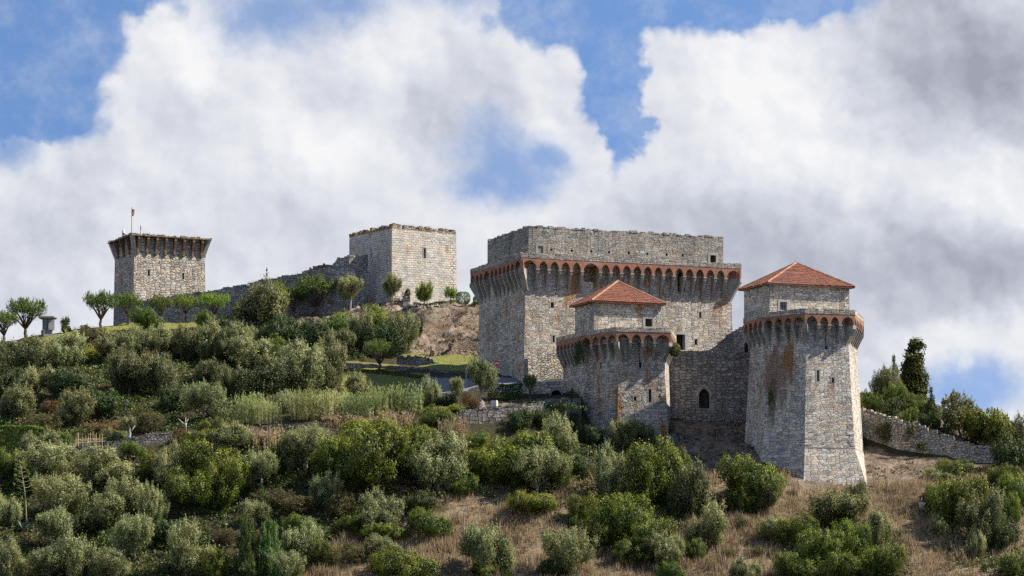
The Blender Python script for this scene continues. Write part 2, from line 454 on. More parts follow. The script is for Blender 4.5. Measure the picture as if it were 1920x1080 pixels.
def ground(px, py, ymin=240.0, ymax=425.0):
    """where the sight line through a point of the photograph meets the hill"""
    best, by = -9, ymin; y = ymin
    while y < ymax:
        x = (px - CX) / F * y
        e = gz(x, y) - (YH - py) / F * y
        if e >= 0:
            lo, hi = y - 0.5, y
            for _ in range(8):
                md = (lo + hi) / 2
                if gz((px - CX) / F * md, md) - (YH - py) / F * md >= 0: hi = md
                else: lo = md
            x = (px - CX) / F * hi
            return Vector((x, hi, gz(x, hi)))
        if e / y > best: best, by = e / y, y
        y += 0.5
    x = (px - CX) / F * by
    return Vector((x, by, gz(x, by)))


def inpoly(X, Y, poly):
    r = np.zeros(X.shape, bool); n = len(poly); j = n - 1
    for i in range(n):
        xi, yi = poly[i]; xj, yj = poly[j]
        c = ((yi > Y) != (yj > Y)) & (X < (xj - xi) * (Y - yi) / (yj - yi + 1e-12) + xi)
        r ^= c; j = i
    return r


def photo_region(polys):
    """hill points whose place in the photograph falls inside the outlines"""
    PXs = CX + F * XX / YY; PYs = YH - F * ZZ / YY
    r = np.zeros(XX.shape, bool)
    for poly, y0, y1 in polys:
        r |= inpoly(PXs, PYs, poly) & (YY > y0) & (YY < y1)
    return r


def soft(m, k=2):
    m = m.astype(float)
    for _ in range(k):
        p = np.pad(m, 1, mode='edge'); m = (p[1:-1, 1:-1] * 2 + p[:-2, 1:-1] + p[2:, 1:-1] + p[1:-1, :-2] + p[1:-1, 2:]) / 6
    return m


lawn = photo_region([([(640, 676), (750, 684), (745, 700), (640, 692)], 322, 347), ([(748, 664), (905, 662), (905, 698), (800, 694)], 326, 352),
                     ([(0, 655), (100, 628), (200, 606), (380, 595), (380, 612), (250, 622), (120, 640), (0, 668)], 340, 392),
                     ([(640, 694), (800, 700), (812, 745), (640, 745)], 312, 336)])
soil = photo_region([([(1490, 880), (1640, 895), (1650, 925), (1480, 915)], 286, 300), ([(690, 560), (930, 560), (930, 668), (780, 668), (740, 640), (600, 600)], 336, 380), ([(1260, 780), (1440, 780), (1510, 900), (1255, 850)], 296, 313),
                     ([(1610, 730), (1660, 735), (1800, 800), (1880, 855), (1600, 790)], 301, 330), ([(1612, 830), (1700, 860), (1860, 872), (1700, 905), (1612, 905)], 288, 306),
                     ([(1255, 845), (1440, 860), (1400, 882), (1260, 880)], 285, 305), ([(880, 755), (1080, 745), (1080, 775), (870, 775)], 299, 314), ([(560, 575), (760, 560), (760, 600), (560, 625)], 362, 380)])
dry = photo_region([([(800, 1090), (830, 980), (860, 900), (960, 870), (1250, 880), (1500, 890), (1930, 880), (1930, 1100)], 262, 299), ([(560, 1090), (650, 1000), (830, 960), (830, 1090)], 262, 290),
                    ([(600, 796), (800, 782), (800, 806), (600, 812)], 292, 300)])
ZZ += soft(soil & (YY > 338), 6) * (fbm(XX, YY, .3, 4, 3) * 1.5 - np.abs(fbm(XX, YY, .5, 3, 8)) * 1.3 + fbm(XX, YY, 1.3, 2, 12) * .7)
lawnS, soilS, dryS = soft(lawn), soft(soil, 3), soft(dry, 5)


def ground_mat():
    m, nt, b = material('hill_ground')
    geo = nt.new('ShaderNodeNewGeometry').outputs['Position']
    at = nt.new('ShaderNodeVertexColor', layer_name='cover')
    sp = nt.new('ShaderNodeSeparateColor'); nt.put(sp.inputs[0], at.outputs[0])
    n1 = nt.noise(geo, 0.5, 6, 0.65); n2 = nt.noise(geo, 2.5, 5, 0.7); n3 = nt.noise(geo, 0.13, 4)
    base = nt.mix(n1, (0.03, 0.03, 0.016, 1), (0.075, 0.065, 0.036, 1))
    grs = nt.mix(n2, (0.15, 0.115, 0.072, 1), (0.26, 0.20, 0.13, 1))
    c = nt.mix(nt.mr(nt.m('ADD', sp.outputs[2], nt.m('MULTIPLY', nt.m('SUBTRACT', n1, 0.5), 0.6)), 0.25, 0.7), base, grs)
    s1 = nt.mix(nt.mr(n1, 0.35, 0.65), (0.105, 0.08, 0.06, 1), (0.28, 0.225, 0.17, 1))
    s1 = nt.mix(nt.mr(n2, 0.48, 0.62), s1, (0.125, 0.095, 0.075, 1))
    s1 = nt.mix(nt.m('MULTIPLY', nt.mr(n3, 0.52, 0.66), 0.4), s1, (0.26, 0.16, 0.085, 1))
    c = nt.mix(nt.mr(nt.m('ADD', sp.outputs[1], nt.m('MULTIPLY', nt.m('SUBTRACT', n1, 0.5), 0.7)), 0.3, 0.6), c, s1)
    lw = nt.mix(n2, (0.13, 0.145, 0.035, 1), (0.24, 0.23, 0.07, 1))
    c = nt.mix(nt.mr(nt.m('ADD', sp.outputs[0], nt.m('MULTIPLY', nt.m('SUBTRACT', n2, 0.5), 0.4)), 0.35, 0.65), c, lw)
    nt.put(b.inputs['Base Color'], c); b.inputs['Roughness'].default_value = 0.95
    b.inputs['Specular IOR Level'].default_value = 0.1
    bp = nt.new('ShaderNodeBump'); bp.inputs['Strength'].default_value = 1.0; bp.inputs['Distance'].default_value = 0.45
    nt.put(bp.inputs['Height'], nt.m('ADD', n2, n1)); nt.put(b.inputs['Normal'], bp.outputs[0])
    return m


def build_hill():
    xs = np.concatenate([np.array([-4000, -2500, -1500, -900, -550, -350, -230, -160, -120]), gx, np.array([120, 160, 230, 350, 550, 900, 1500, 2500, 4000])])
    ys = np.concatenate([np.array([-1500, -700, -300, -100, -30, 0, 30, 60, 90, 120, 150, 175, 195, 210, 222]), gy, np.array([460, 500, 560, 650, 800, 1100, 1600, 2500, 4000])])
    X, Y = np.meshgrid(xs, ys)
    ix = np.clip(np.rint((np.clip(X, GX0, GX1) - GX0) / GS).astype(int), 0, len(gx) - 1)
    iy = np.clip(np.rint((np.clip(Y, GY0, GY1) - GY0) / GS).astype(int), 0, len(gy) - 1)
    core = ZZ[iy, ix]
    front = np.clip((GY0 - Y) / 70.0, 0, 1)
    valley = -14 - 12 * np.clip(1 - np.abs(Y - 150) / 120.0, 0, 1) + 12.3 * np.clip((60 - Y) / 60.0, 0, 1)
    back = np.clip((Y - GY1) / 200.0, 0, 1); side = np.clip((np.abs(X) - 92) / 260.0, 0, 1)
    k = 1 - (1 - front) * (1 - back) * (1 - side * side * (3 - 2 * side))
    low = np.where(Y > 200, -22.0, valley)
    Z = core * (1 - k) + low * k
    nx, ny = len(xs), len(ys)
    me = bpy.data.meshes.new('hillside')
    idx = np.arange(nx * ny).reshape(ny, nx)
    fc = np.stack([idx[:-1, :-1], idx[:-1, 1:], idx[1:, 1:], idx[1:, :-1]], -1).reshape(-1, 4)
    me.vertices.add(nx * ny); me.vertices.foreach_set('co', np.stack([X, Y, Z], -1).astype(np.float32).ravel())
    me.loops.add(fc.size); me.loops.foreach_set('vertex_index', fc.astype(np.int32).ravel())
    me.polygons.add(len(fc)); me.polygons.foreach_set('loop_start', np.arange(0, fc.size, 4, dtype=np.int32))
    me.polygons.foreach_set('use_smooth', np.ones(len(fc), bool))
    me.update(calc_edges=True)
    ca = me.color_attributes.new('cover', 'FLOAT_COLOR', 'POINT')
    inside = (X >= GX0) & (X <= GX1) & (Y >= GY0) & (Y <= GY1)
    cc = np.zeros((ny, nx, 4), np.float32); cc[..., 3] = 1
    for k_, q in enumerate((lawnS, soilS, dryS)): cc[..., k_] = np.where(inside, q[iy, ix], 0)
    ca.data.foreach_set('color', cc.ravel())
    me.materials.append(ground_mat())
    o = bpy.data.objects.new('hillside', me); col.objects.link(o)
    return tag(o, 'scrubby castle hillside with dry grass, bare earth and lawn', 'hillside', kind='structure')


build_hill()


def draped(name, poly, mat, lift, label, cat, step=0.25, kind='structure'):
    """a thin sheet lying on the hill inside a photo outline"""
    g = [ground(*p) for p in poly]; P2 = [(p.x, p.y) for p in g]
    x0, x1 = min(p[0] for p in P2), max(p[0] for p in P2); y0, y1 = min(p[1] for p in P2), max(p[1] for p in P2)
    xs = np.arange(x0, x1 + step, step); ys = np.arange(y0, y1 + step, step)
    A, B = np.meshgrid(xs[:-1] + step / 2, ys[:-1] + step / 2)
    ok = inpoly(A, B, P2); mb = MB(); vid = {}

    def vtx(i, j):
        if (i, j) not in vid:
            vid[(i, j)] = len(mb.v); mb.v.append((xs[i], ys[j], gz(xs[i], ys[j]) + lift))
        return vid[(i, j)]
    for j in range(ok.shape[0]):
        for i in range(ok.shape[1]):
            if ok[j, i]: mb.f.append((vtx(i, j), vtx(i + 1, j), vtx(i + 1, j + 1), vtx(i, j + 1)))
    o = mb.build(name, mat, smooth=True, fix=False)
    return tag(o, label, cat, kind=kind)


draped('road', [(770, 742), (800, 704), (872, 711), (990, 713), (990, 722), (885, 728), (876, 735), (828, 738)], M['asphalt'], 0.05, 'grey asphalt lane climbing towards the foot of the palace', 'road')
draped('footpath', [(755, 566), (800, 580), (640, 596), (560, 612), (560, 605), (690, 579)], plain('trodden_path', (0.24, 0.18, 0.14), 0.95), 0.03, 'narrow earth path below the long curtain wall', 'path')
# ------------------------------------------------------------------ castle helpers
V2 = lambda p: Vector((p[0], p[1], 0))


def offset_poly(poly, d):
    """convex plan grown outward by d (negative: inset); d may be a list, one per edge"""
    n = len(poly); c = sum((V2(p) for p in poly), Vector()) / n; L = []
    for i in range(n):
        a, b = V2(poly[i]), V2(poly[(i + 1) % n]); e = (b - a).normalized(); nn = Vector((e.y, -e.x, 0))
        if nn.dot((a + b) / 2 - c) < 0: nn = -nn
        L.append((a + nn * (d[i] if isinstance(d, (list, tuple)) else d), e))
    out = []
    for i in range(n):
        (a, e), (b, f) = L[i - 1], L[i]
        den = e.x * f.y - e.y * f.x
        t = ((b.x - a.x) * f.y - (b.y - a.y) * f.x) / den
        out.append((a.x + e.x * t, a.y + e.y * t))
    return out


def outward(a, b, c):
    e = (V2(b) - V2(a)).normalized(); n = Vector((e.y, -e.x, 0))
    return n if n.dot((V2(a) + V2(b)) / 2 - V2(c)) > 0 else -n


def hit_plane(px, py, p0, n):
    d = Vector(((px - CX) / F, 1, (YH - py) / F))
    return d * (p0.dot(n) / d.dot(n))


def frame_bars(mb, p, r, u, n, w, h, t, proud, depth):
    """a rectangular surround; p = bottom centre of the opening"""
    f = -n * depth; o = p + n * proud
    mb.box(o - r * (w / 2 + t), r * t, f, u * (h + t)); mb.box(o + r * (w / 2), r * t, f, u * (h + t))
    mb.box(o - r * (w / 2) + u * h, r * w, f, u * t); mb.box(o - r * (w / 2 + t * 1.15) - u * t * 0.7, r * (w + 2.3 * t), f, u * (t * 0.7))


def arch_points(w, h, k=9, point=1.0):
    """half-section of an arch: (x, y) from left springer over the crown; point > 1 makes it pointed"""
    R = w / 2 * point; c = R - w / 2; a0 = math.acos(c / R) if point > 1 else math.pi / 2
    top = R * math.sin(a0); out = []
    for i in range(k + 1):
        a = a0 * i / k
        out.append((-(R * math.cos(a) - c), R * math.sin(a) * h / top))
    return out + [(-x, y) for x, y in out[-2::-1]]


def arch_plate(mb, p, r, u, n, w, h, W2, H2, proud, depth, point=1.35, rise=None):
    """masonry surround, outside size W2 x H2, with a pointed opening w x h; p = bottom centre"""
    rise = rise or min(w * 0.75, h * 0.5)
    pr = [(-w / 2, 0)] + [(x, h - rise + y) for x, y in arch_points(w, rise, 7, point)] + [(w / 2, 0)]
    o = p + n * proud; f = -n * depth
    mb.box(o - r * W2 / 2, r * (W2 - w) / 2, f, u * H2); mb.box(o + r * w / 2, r * (W2 - w) / 2, f, u * H2)
    for (xa, ya), (xb, yb) in zip(pr, pr[1:]):
        if xb - xa < 1e-6: continue
        a, b, c, d = o + r * xa + u * ya, o + r * xb + u * yb, o + r * xb + u * H2, o + r * xa + u * H2
        mb.quad(a, b, c, d); mb.quad(a + f, b + f, c + f, d + f); mb.quad(a, b, b + f, a + f)


def wall_face(mb, root, q, ops, inside):
    """one wall panel P00 P10 P11 P01 with real openings cut through it"""
    P00, P10, P11, P01 = [Vector(x) for x in q]
    n = (P10 - P00).cross(P01 - P00).normalized()
    if n.dot((P00 + P11) / 2 - Vector(inside)) < 0: n = -n
    n2 = Vector((n.x, n.y, 0)).normalized()
    S = lambda s, t: (P00 * (1 - s) + P10 * s) * (1 - t) + (P01 * (1 - s) + P11 * s) * t
    cuts_s, cuts_t, holes = {0.0, 1.0}, {0.0, 1.0}, []
    for op in ops:
        px, top, bot, w, kind = op[:5]
        a = hit_plane(px, bot, P00, n); b = hit_plane(px, top, P00, n)
        h = b.z - a.z
        t0 = (a.z - P00.z) / (P01.z - P00.z); t1 = (b.z - P00.z) / (P01.z - P00.z)
        l, r_ = S(0, t0), S(1, t0); d = r_ - l
        s = (a - l).dot(d) / d.length_squared; ds = w / 2 / d.length
        if not (0 < s - ds and s + ds < 1 and 0 < t0 < t1 < 1): print('opening off wall', root.name, op, s, t0, t1); continue
        holes.append((s - ds, s + ds, t0, t1)); cuts_s |= {s - ds, s + ds}; cuts_t |= {t0, t1}
        r = d.normalized(); p = S(s, t0); u = (S(s, t1) - p).normalized(); h = (S(s, t1) - p).length
        dep = {'slit': 0.7, 'hole': 0.35, 'window': 0.35, 'blocked': 0.07, 'grey': 0.3, 'arch': 0.55, 'door': 0.8, 'gate': 0.8, 'niche': 0.5}[kind]
        # reveals
        c4 = [p - r * w / 2, p + r * w / 2, p + r * w / 2 + u * h, p - r * w / 2 + u * h]
        for i in range(4):
            mb.quad(c4[i], c4[(i + 1) % 4], c4[(i + 1) % 4] - n2 * dep, c4[i] - n2 * dep)
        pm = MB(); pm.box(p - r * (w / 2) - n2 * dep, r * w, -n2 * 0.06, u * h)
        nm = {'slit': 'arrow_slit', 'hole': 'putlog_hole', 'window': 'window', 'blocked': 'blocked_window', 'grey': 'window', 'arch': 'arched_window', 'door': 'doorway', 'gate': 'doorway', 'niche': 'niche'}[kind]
        mt = {'slit': 'dark', 'hole': 'dark', 'window': 'shutter', 'blocked': 'keep_upper', 'grey': 'greyshutter', 'arch': 'dark', 'door': 'dark', 'gate': 'dark', 'niche': 'crust'}[kind]  # the near-black backs stand for unlit interiors
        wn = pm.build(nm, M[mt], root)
        if kind in ('window', 'blocked', 'grey', 'gate'):
            fm = MB(); frame_bars(fm, p, r, u, n2, w, h, 0.32 if kind != 'grey' else 0.25, 0.04, 0.18); fm.build('window_frame', M['trim'], wn)
            if kind not in ('blocked', 'gate'):
                fm = MB(); fm.box(p - r * 0.03 - n2 * (dep - 0.05), r * 0.06, -n2 * 0.04, u * h); fm.box(p - r * w / 2 - n2 * (dep - 0.06) + u * h * 0.5, r * w, -n2 * 0.04, u * 0.06)
                fm.build('window_bars', M['dark'], wn)
        elif kind == 'slit':
            fm = MB(); t = 0.16
            fm.box(p - r * (w / 2 + t) + n2 * 0.02, r * t, -n2 * 0.12, u * h); fm.box(p + r * (w / 2) + n2 * 0.02, r * t, -n2 * 0.12, u * h)
            fm.box(p - r * (w / 2 + t * 1.6) + n2 * 0.03 + u * h, r * (w + 3.2 * t), -n2 * 0.12, u * 0.2); fm.build('slit_surround', M['trim'], wn)
        elif kind in ('arch', 'door'):
            fm = MB(); arch_plate(fm, p, r, u, n2, w * 0.84, h * 0.97, w, h, 0.0, 0.3, 1.5); fm.build('arch_surround', M['trim'], wn)
            fm = MB()
            pr = arch_points(w * 0.84 + 0.7, min(w * .75, h * .5) + 0.35, 8, 1.4); p2 = arch_points(w * 0.84 + 0.1, min(w * .75, h * .5) + 0.02, 8, 1.4); y0 = h * 0.97 - min(w * .84 * .75, h * .97 * .5)
            for k in range(len(pr) - 1):
                fm.extrude([p + n2 * 0.05 + r * x + u * (y + y0) for x, y in (pr[k], pr[k + 1], p2[k + 1], p2[k])], -n2 * 0.1)
            fm.build('voussoirs', M['trim'], wn)
    ss, ts = sorted(cuts_s), sorted(cuts_t)
    for i in range(len(ss) - 1):
        for j in range(len(ts) - 1):
            sm, tm = (ss[i] + ss[i + 1]) / 2, (ts[j] + ts[j + 1]) / 2
            if any(h[0] < sm < h[1] and h[2] < tm < h[3] for h in holes): continue
            mb.quad(S(ss[i], ts[j]), S(ss[i + 1], ts[j]), S(ss[i + 1], ts[j + 1]), S(ss[i], ts[j + 1]))


def loft(mb, root, lo, z0, hi, z1, ops=None):
    """walls between two plans; ops = {edge index: openings}"""
    n = len(lo); c = sum((V2(p) for p in lo), Vector()) / n; c.z = (z0 + z1) / 2
    for i in range(n):
        j = (i + 1) % n
        wall_face(mb, root, [(*lo[i], z0), (*lo[j], z0), (*hi[j], z1), (*hi[i], z1)], (ops or {}).get(i, []), c)


def quoins(mb, lo, z0, hi, z1, i, rr, big=0.85, small=0.5, h=0.4, skip=0.0, proud=0.025):
    """alternating corner blocks up the edge i of a lofted wall"""
    n = len(lo); c = sum((V2(p) for p in lo), Vector()) / n
    z = z0; k = 0
    while z < z1 - h * 0.5:
        hh = h * rr.uniform(0.8, 1.25); t = (z - z0) / (z1 - z0); t2 = min(1, (z + hh - z0) / (z1 - z0))
        if rr.random() > skip:
            P = [V2(lo[q % n]).lerp(V2(hi[q % n]), t) for q in (i - 1, i, i + 1)]
            P2 = [V2(lo[q % n]).lerp(V2(hi[q % n]), t2) for q in (i - 1, i, i + 1)]
            la, lb = (big, small) if k % 2 else (small, big)
            la *= rr.uniform(.8, 1.2); lb *= rr.uniform(.8, 1.2)
            rows = []
            for Q, zz in ((P, z + 0.012), (P2, min(z + hh, z1) - 0.012)):
                a, b, d = Q; e1 = (a - b).normalized(); e2 = (d - b).normalized()
                n1, n2_ = outward(a, b, c), outward(b, d, c)
                o = b + (n1 + n2_) * proud / (1 + n1.dot(n2_))
                rows.append([Vector((q.x, q.y, zz)) for q in (b + e1 * la + n1 * proud, o, b + e2 * lb + n2_ * proud, b + e2 * lb - n2_ * .15, b - (n1 + n2_) * 0.15, b + e1 * la - n1 * .15)])
            mb.add(rows[0] + rows[1], [(5, 4, 3, 2, 1, 0), (6, 7, 8, 9, 10, 11)] + [(q, (q + 1) % 6, 6 + (q + 1) % 6, 6 + q) for q in range(6)])
        z += hh; k += 1


def ragged(mb, a, b, z, rr, thick=0.5, lo=0.08, hi=0.35, inset=0.0, n=None, gap=0.1, za=None):
    """loose capping stones of uneven size along a wall top from a to b (za: height at the far end)"""
    a, b = V2(a), V2(b); L = (b - a).length; e = (b - a) / L
    if n is None: n = Vector((-e.y, e.x, 0))
    s = 0.0
    while s < L - 0.1:
        w = min(rr.uniform(0.25, 0.7), L - s)
        zz = z + ((za - z) * s / L if za is not None else 0)
        if rr.random() > gap:
            h = rr.uniform(lo, hi); q = rr.uniform(-0.06, 0.05)
            o = a + e * s - n * (inset + q); o.z = zz - 0.05
            mb.box(o, e * (w - 0.02), -n * thick * rr.uniform(.8, 1.1), Vector((rr.uniform(-.03, .03), 0, h + 0.05)))
        s += w


def arcade(brick, root, A, B, n, zs, zb, o, bays, pier=0.34, thick=0.38, point=1.15, corb=True, zc=None, ends=(True, True), cw=0.34, head=None):
    """brick arcade on stone corbels along the cornice edge A-B; bays = list of relative widths; zs springing, zb brick top, zc foot of corbels, o overhang"""
    A, B = V2(A), V2(B); L = (B - A).length; r = (B - A) / L; up = Vector((0, 0, 1))
    tot = sum(bays); x = 0.0; pr = [(0.0, zs)]; joints = [0.0]
    for bw in bays:
        w = L * bw / tot; clear = w - pier; rise = min(clear * 0.86, zb - zs - 0.27)
        mid = x + w / 2
        for (ax, ay) in arch_points(clear, rise, 6, point): pr.append((mid + ax, zs + ay))
        x += w; joints.append(x)
    pr.append((L, zs))
    f = -n * thick
    for (xa, ya), (xb, yb) in zip(pr, pr[1:]):
        a, b = A + r * xa + up * ya, A + r * xb + up * yb; c, d = A + r * xb + up * zb, A + r * xa + up * zb
        if xb - xa > 1e-5:
            brick.quad(a, b, c, d); brick.quad(a + f, b + f, c + f, d + f)
        brick.quad(a, b, b + f, a + f)
    if not corb: return
    for k, jx in enumerate(joints):
        if k in (0, len(joints) - 1): continue
        corbel(root, A + r * jx, n, r, zs, zc, o, cw * rnd.uniform(.92, 1.06))


def corbel(root, p, n, r, zs, zc, o, w):
    """long tapering stone bracket; p on the cornice line, n outward"""
    mb = MB(); q = p - n * o; H = zs - zc
    prof = [(-0.4, zs), (o + 0.04, zs), (o + 0.04, zs - 0.16), (o - 0.02, zs - 0.2), (o - 0.04, zs - 0.5), (o * 0.62, zs - H * 0.48), (o * 0.26, zs - H * 0.80), (0.04, zc), (-0.4, zc)]
    mb.extrude([Vector((q.x, q.y, 0)) - r * w / 2 + n * d + Vector((0, 0, z)) for d, z in prof], r * w)
    mb.box(Vector((p.x, p.y, zs - 0.17)) - r * (w / 2 + 0.06) + n * 0.07, r * (w + 0.12), -n * (o + 0.2), (0, 0, 0.174))
    mb.build('corbel', M['corbel'], root)


def corner_corbel(root, pc, pb, zs, zc, w, mat='corbel', zt=None):
    """bracket under a corner: from body corner pb out to cornice corner pc"""
    pc, pb = V2(pc), V2(pb); d = pc - pb; o = d.length; n = d / o; r = Vector((-n.y, n.x, 0)); mb = MB(); H = zs - zc
    prof = [(-0.5, zs), (o - 0.02, zs), (o - 0.04, zs - 0.45), (o * 0.55, zs - H * 0.5), (o * 0.2, zs - H * 0.82), (0.02, zc), (-0.5, zc)]
    mb.extrude([pb - r * w / 2 + n * x + Vector((0, 0, z)) for x, z in prof], r * w)
    mb.build('corbel', M[mat], root)
    if zt:
        mb = MB(); mb.extrude([pb - r * w * .3 - n * .2 + Vector((0, 0, zs)), pb - r * w * .3 + n * (o - .12) + Vector((0, 0, zs)), pb + r * w * .3 + n * (o - .12) + Vector((0, 0, zs)), pb + r * w * .3 - n * .2 + Vector((0, 0, zs))], (0, 0, zt - zs)); mb.build('corner_pier', M['brick'], root)


def ring(mb, poly, t, z0, z1, top_rr=None):
    """parapet of thickness t round a plan"""
    inn = offset_poly(poly, -t); n = len(poly)
    for i in range(n):
        j = (i + 1) % n
        mb.extrude([Vector((*poly[i], z0)), Vector((*poly[j], z0)), Vector((*inn[j], z0)), Vector((*inn[i], z0))], (0, 0, z1 - z0))


def tile_face(mb, A, B, C, pitch=0.24, course=0.36):
    A, B, C = Vector(A), Vector(B), Vector(C); e = B - A; L = e.length; e /= L
    sc = (C - A).dot(e) / L; foot = A + e * sc * L; up = C - foot; H = up.length; up /= H; n = e.cross(up)
    if n.z < 0: n = -n
    N = max(2, int(L / pitch))
    for i in range(N):
        cols = []
        for k in range(5):
            s = (i + k / 4) / N; cols.append((s, 0.065 * math.sin(math.pi * k / 4)))
        for k in range(4):
            (s0, h0), (s1, h1) = cols[k], cols[k + 1]
            t0 = min(s0 / sc, (1 - s0) / (1 - sc)) * H; t1 = min(s1 / sc, (1 - s1) / (1 - sc)) * H
            m = max(1, math.ceil(max(t0, t1) / course))
            for j in range(m):
                a0, a1 = min(j * course, t0), min((j + 1) * course, t0); b0, b1 = min(j * course, t1), min((j + 1) * course, t1)
                lift0, lift1 = 0.05, 0.01
                mb.quad(A + e * s0 * L + up * a0 + n * (h0 + lift0), A + e * s1 * L + up * b0 + n * (h1 + lift0),
                        A + e * s1 * L + up * b1 + n * (h1 + lift1), A + e * s0 * L + up * a1 + n * (h0 + lift1))


def hip_roof(root, eave, z, apex):
    rf = MB(); n = len(eave); ap = Vector(apex)
    E = [Vector((*p, z)) for p in eave]
    for i in range(n): tile_face(rf, E[i], E[(i + 1) % n], ap)
    ro = rf.build('roof', M['tile'], root, fix=False)
    rg = MB()
    for p in E:
        d = ap - p; q = [p + d * t + Vector((0, 0, 0.06)) for t in (0, .25, .5, .75, 1)]
        rg.tube(q, [0.13] * 5, 7)
    rg.lathe(ap + Vector((0, 0, 0)), [(0.2, -.1), (0.2, .12), (0.08, .2), (0.02, .24)], 10)
    rg.build('ridge_tiles', M['ridge'], ro)
    sf = MB(); sf.prism([(p.x, p.y) for p in E], z - 0.14, z - 0.0); sf.build('eaves', M['tile'], ro)


def tri_z(py, Y): return (YH - py) / F * Y
# ------------------------------------------------------------------ the palace (big block)
TH = math.radians(21.5)
ff = Vector((math.cos(TH), math.sin(TH), 0)); ll = Vector((-math.sin(TH), math.cos(TH), 0))


def rect(A, w, l): return [tuple((A + ll * l)[:2]), tuple(A[:2]), tuple((A + ff * w)[:2]), tuple((A + ff * w + ll * l)[:2])]
# edges of such a plan: 0 = left face, 1 = front face, 2 = right face, 3 = back


def build_palace():
    A = Vector((1.67, 320, 0)); body = rect(A, 28.6, 15.95); o = 0.98
    root = empty('palace', (A.x + 12, A.y + 12, 24.0), 'huge rectangular stone palace with red brick machicolation and roofless top storey', 'palace', 'buildings of the castle')
    zc, zs, zb, zp, zt = 37.6, 40.35, 41.65, 42.2, 45.85
    low = offset_poly(body, 0.35); corn = offset_poly(body, o)
    wb = MB()
    Lops = [(930, 590, 602, 0.24, 'slit'), (920, 630, 641, 0.2, 'slit')]
    Fops = [(1035.5, 566.5, 577, 0.42, 'slit'), (1038, 629, 642, 0.3, 'slit'), (1313, 585, 596, 0.32, 'slit'), (1276.5, 627, 656, 1.2, 'gate'), (1305, 636, 647, 0.42, 'slit'),
            (1277.5, 506, 547, 1.25, 'arch'), (1105.5, 499, 529, 1.5, 'niche')]
    loft(wb, root, low, 21.0, body, 41.5, {0: Lops, 1: Fops})
    wb.build('wall', M['keep'], root)
    for i, zq in ((1, 25.5), (2, 27.0)):
        qb = MB(); quoins(qb, low, zq, body, 37.5, i, rnd, 0.78, 0.5, 0.4, 0.0); qb.build('corner_stonework', M['keep'], root)
    rb = MB()                                       # rough footing, front left
    rb.extrude([Vector((*low[1], 23)) + Vector((0.55, -0.02, 0)), Vector((*low[1], 29.9)) + Vector((0.5, 0.0, 0)), Vector((*low[1], 29.9)) + ff * 8 + Vector((0, 0.05, 0)), Vector((*low[1], 23)) + ff * 8], Vector((0.367, -0.93, 0)) * 0.05)
    rb.build('rough_footing', M['rubble'], root)
    br = MB()
    arcade(br, root, corn[1], corn[2], outward(corn[1], corn[2], (15, 332)), zs, zb, o, [1.75] + [1.15] * 4 + [1.9] + [1.12] * 12 + [1.7], zc=zc)
    arcade(br, root, corn[0], corn[1], outward(corn[0], corn[1], (15, 332)), zs, zb, o, [1.35, 1.1, 1.1, 1.9, 1.1, 1.1, 1.1, 1.1, 1.1, 1.1, 1.7], zc=zc)
    arcade(br, root, corn[2], corn[3], outward(corn[2], corn[3], (15, 332)), zs, zb, o, [1.7] + [1.15] * 9 + [1.7], zc=zc)
    arcade(br, root, corn[3], corn[0], outward(corn[3], corn[0], (15, 332)), zs, zb, o, [1.2] * 18, corb=False)
    br.build('brick_arcade', M['brick'], root)
    for i in range(4): corner_corbel(root, corn[i], body[i], zs, zc, 0.75, zt=zb - .2)
    pb = MB(); ring(pb, offset_poly(corn, 0.03), 0.45, zb, zp)
    for i in (0, 1, 2): ragged(pb, corn[i], corn[i + 1 if i < 3 else 0], zp, rnd, 0.42, 0.03, 0.16, n=outward(corn[i], corn[i + 1], (15, 332)))
    pb.build('parapet', M['keep_upper'], root)
    wk = MB(); wk.prism(offset_poly(corn, -0.3), zb - 0.45, zb - 0.15); wk.build('wall_walk', M['trim'], root)
    # roofless storey on top
    up = offset_poly(body, -0.75)
    us = MB()
    row = lambda y0, y1, pts, w=0.28: [(x, y0 + (y1 - y0) * (x - 1000) / 340 - 2.2, y0 + (y1 - y0) * (x - 1000) / 340 + 2.2, w, 'hole') for x in pts]
    holes = row(467, 481, [1034, 1072, 1109, 1142, 1179, 1214, 1250, 1280])
    tops = row(427.5, 444, [1029, 1042, 1055, 1069, 1084, 1100, 1115, 1128, 1142, 1155, 1169, 1182, 1195, 1209, 1221, 1235, 1249, 1261, 1275, 1291, 1304, 1318, 1331], 0.22)
    loft(us, root, up, zb - 0.2, up, zt - 0.15, {1: [(1013.5, 461, 476, 0.72, 'blocked'), (1337, 478.5, 493.5, 0.82, 'window')] + holes + tops,
                                                  0: [(955, 464, 469, 0.3, 'hole'), (938, 484, 488, 0.3, 'hole'), (972, 481, 486, 0.3, 'hole')]})
    usw = us.build('upper_storey', M['keep_upper'], root)
    cp = MB(); inn = offset_poly(up, -0.9); c = (15, 332)
    for i in range(4):
        j = (i + 1) % 4
        cp.extrude([Vector((*up[i], zt - .15)), Vector((*up[j], zt - .15)), Vector((*inn[j], zt - .15)), Vector((*inn[i], zt - .15))], (0, 0, 0.1))
        ragged(cp, up[i], up[j], zt - 0.05, rnd, 0.5, 0.06, 0.28, n=outward(up[i], up[j], c), gap=0.16)
        wall_face(cp, root, [(*inn[i], zb - 0.2), (*inn[j], zb - 0.2), (*inn[j], zt - .15), (*inn[i], zt - .15)], [], (15, 332, 44))
    cp.build('wall_top', M['keep_upper'], root)
    return root


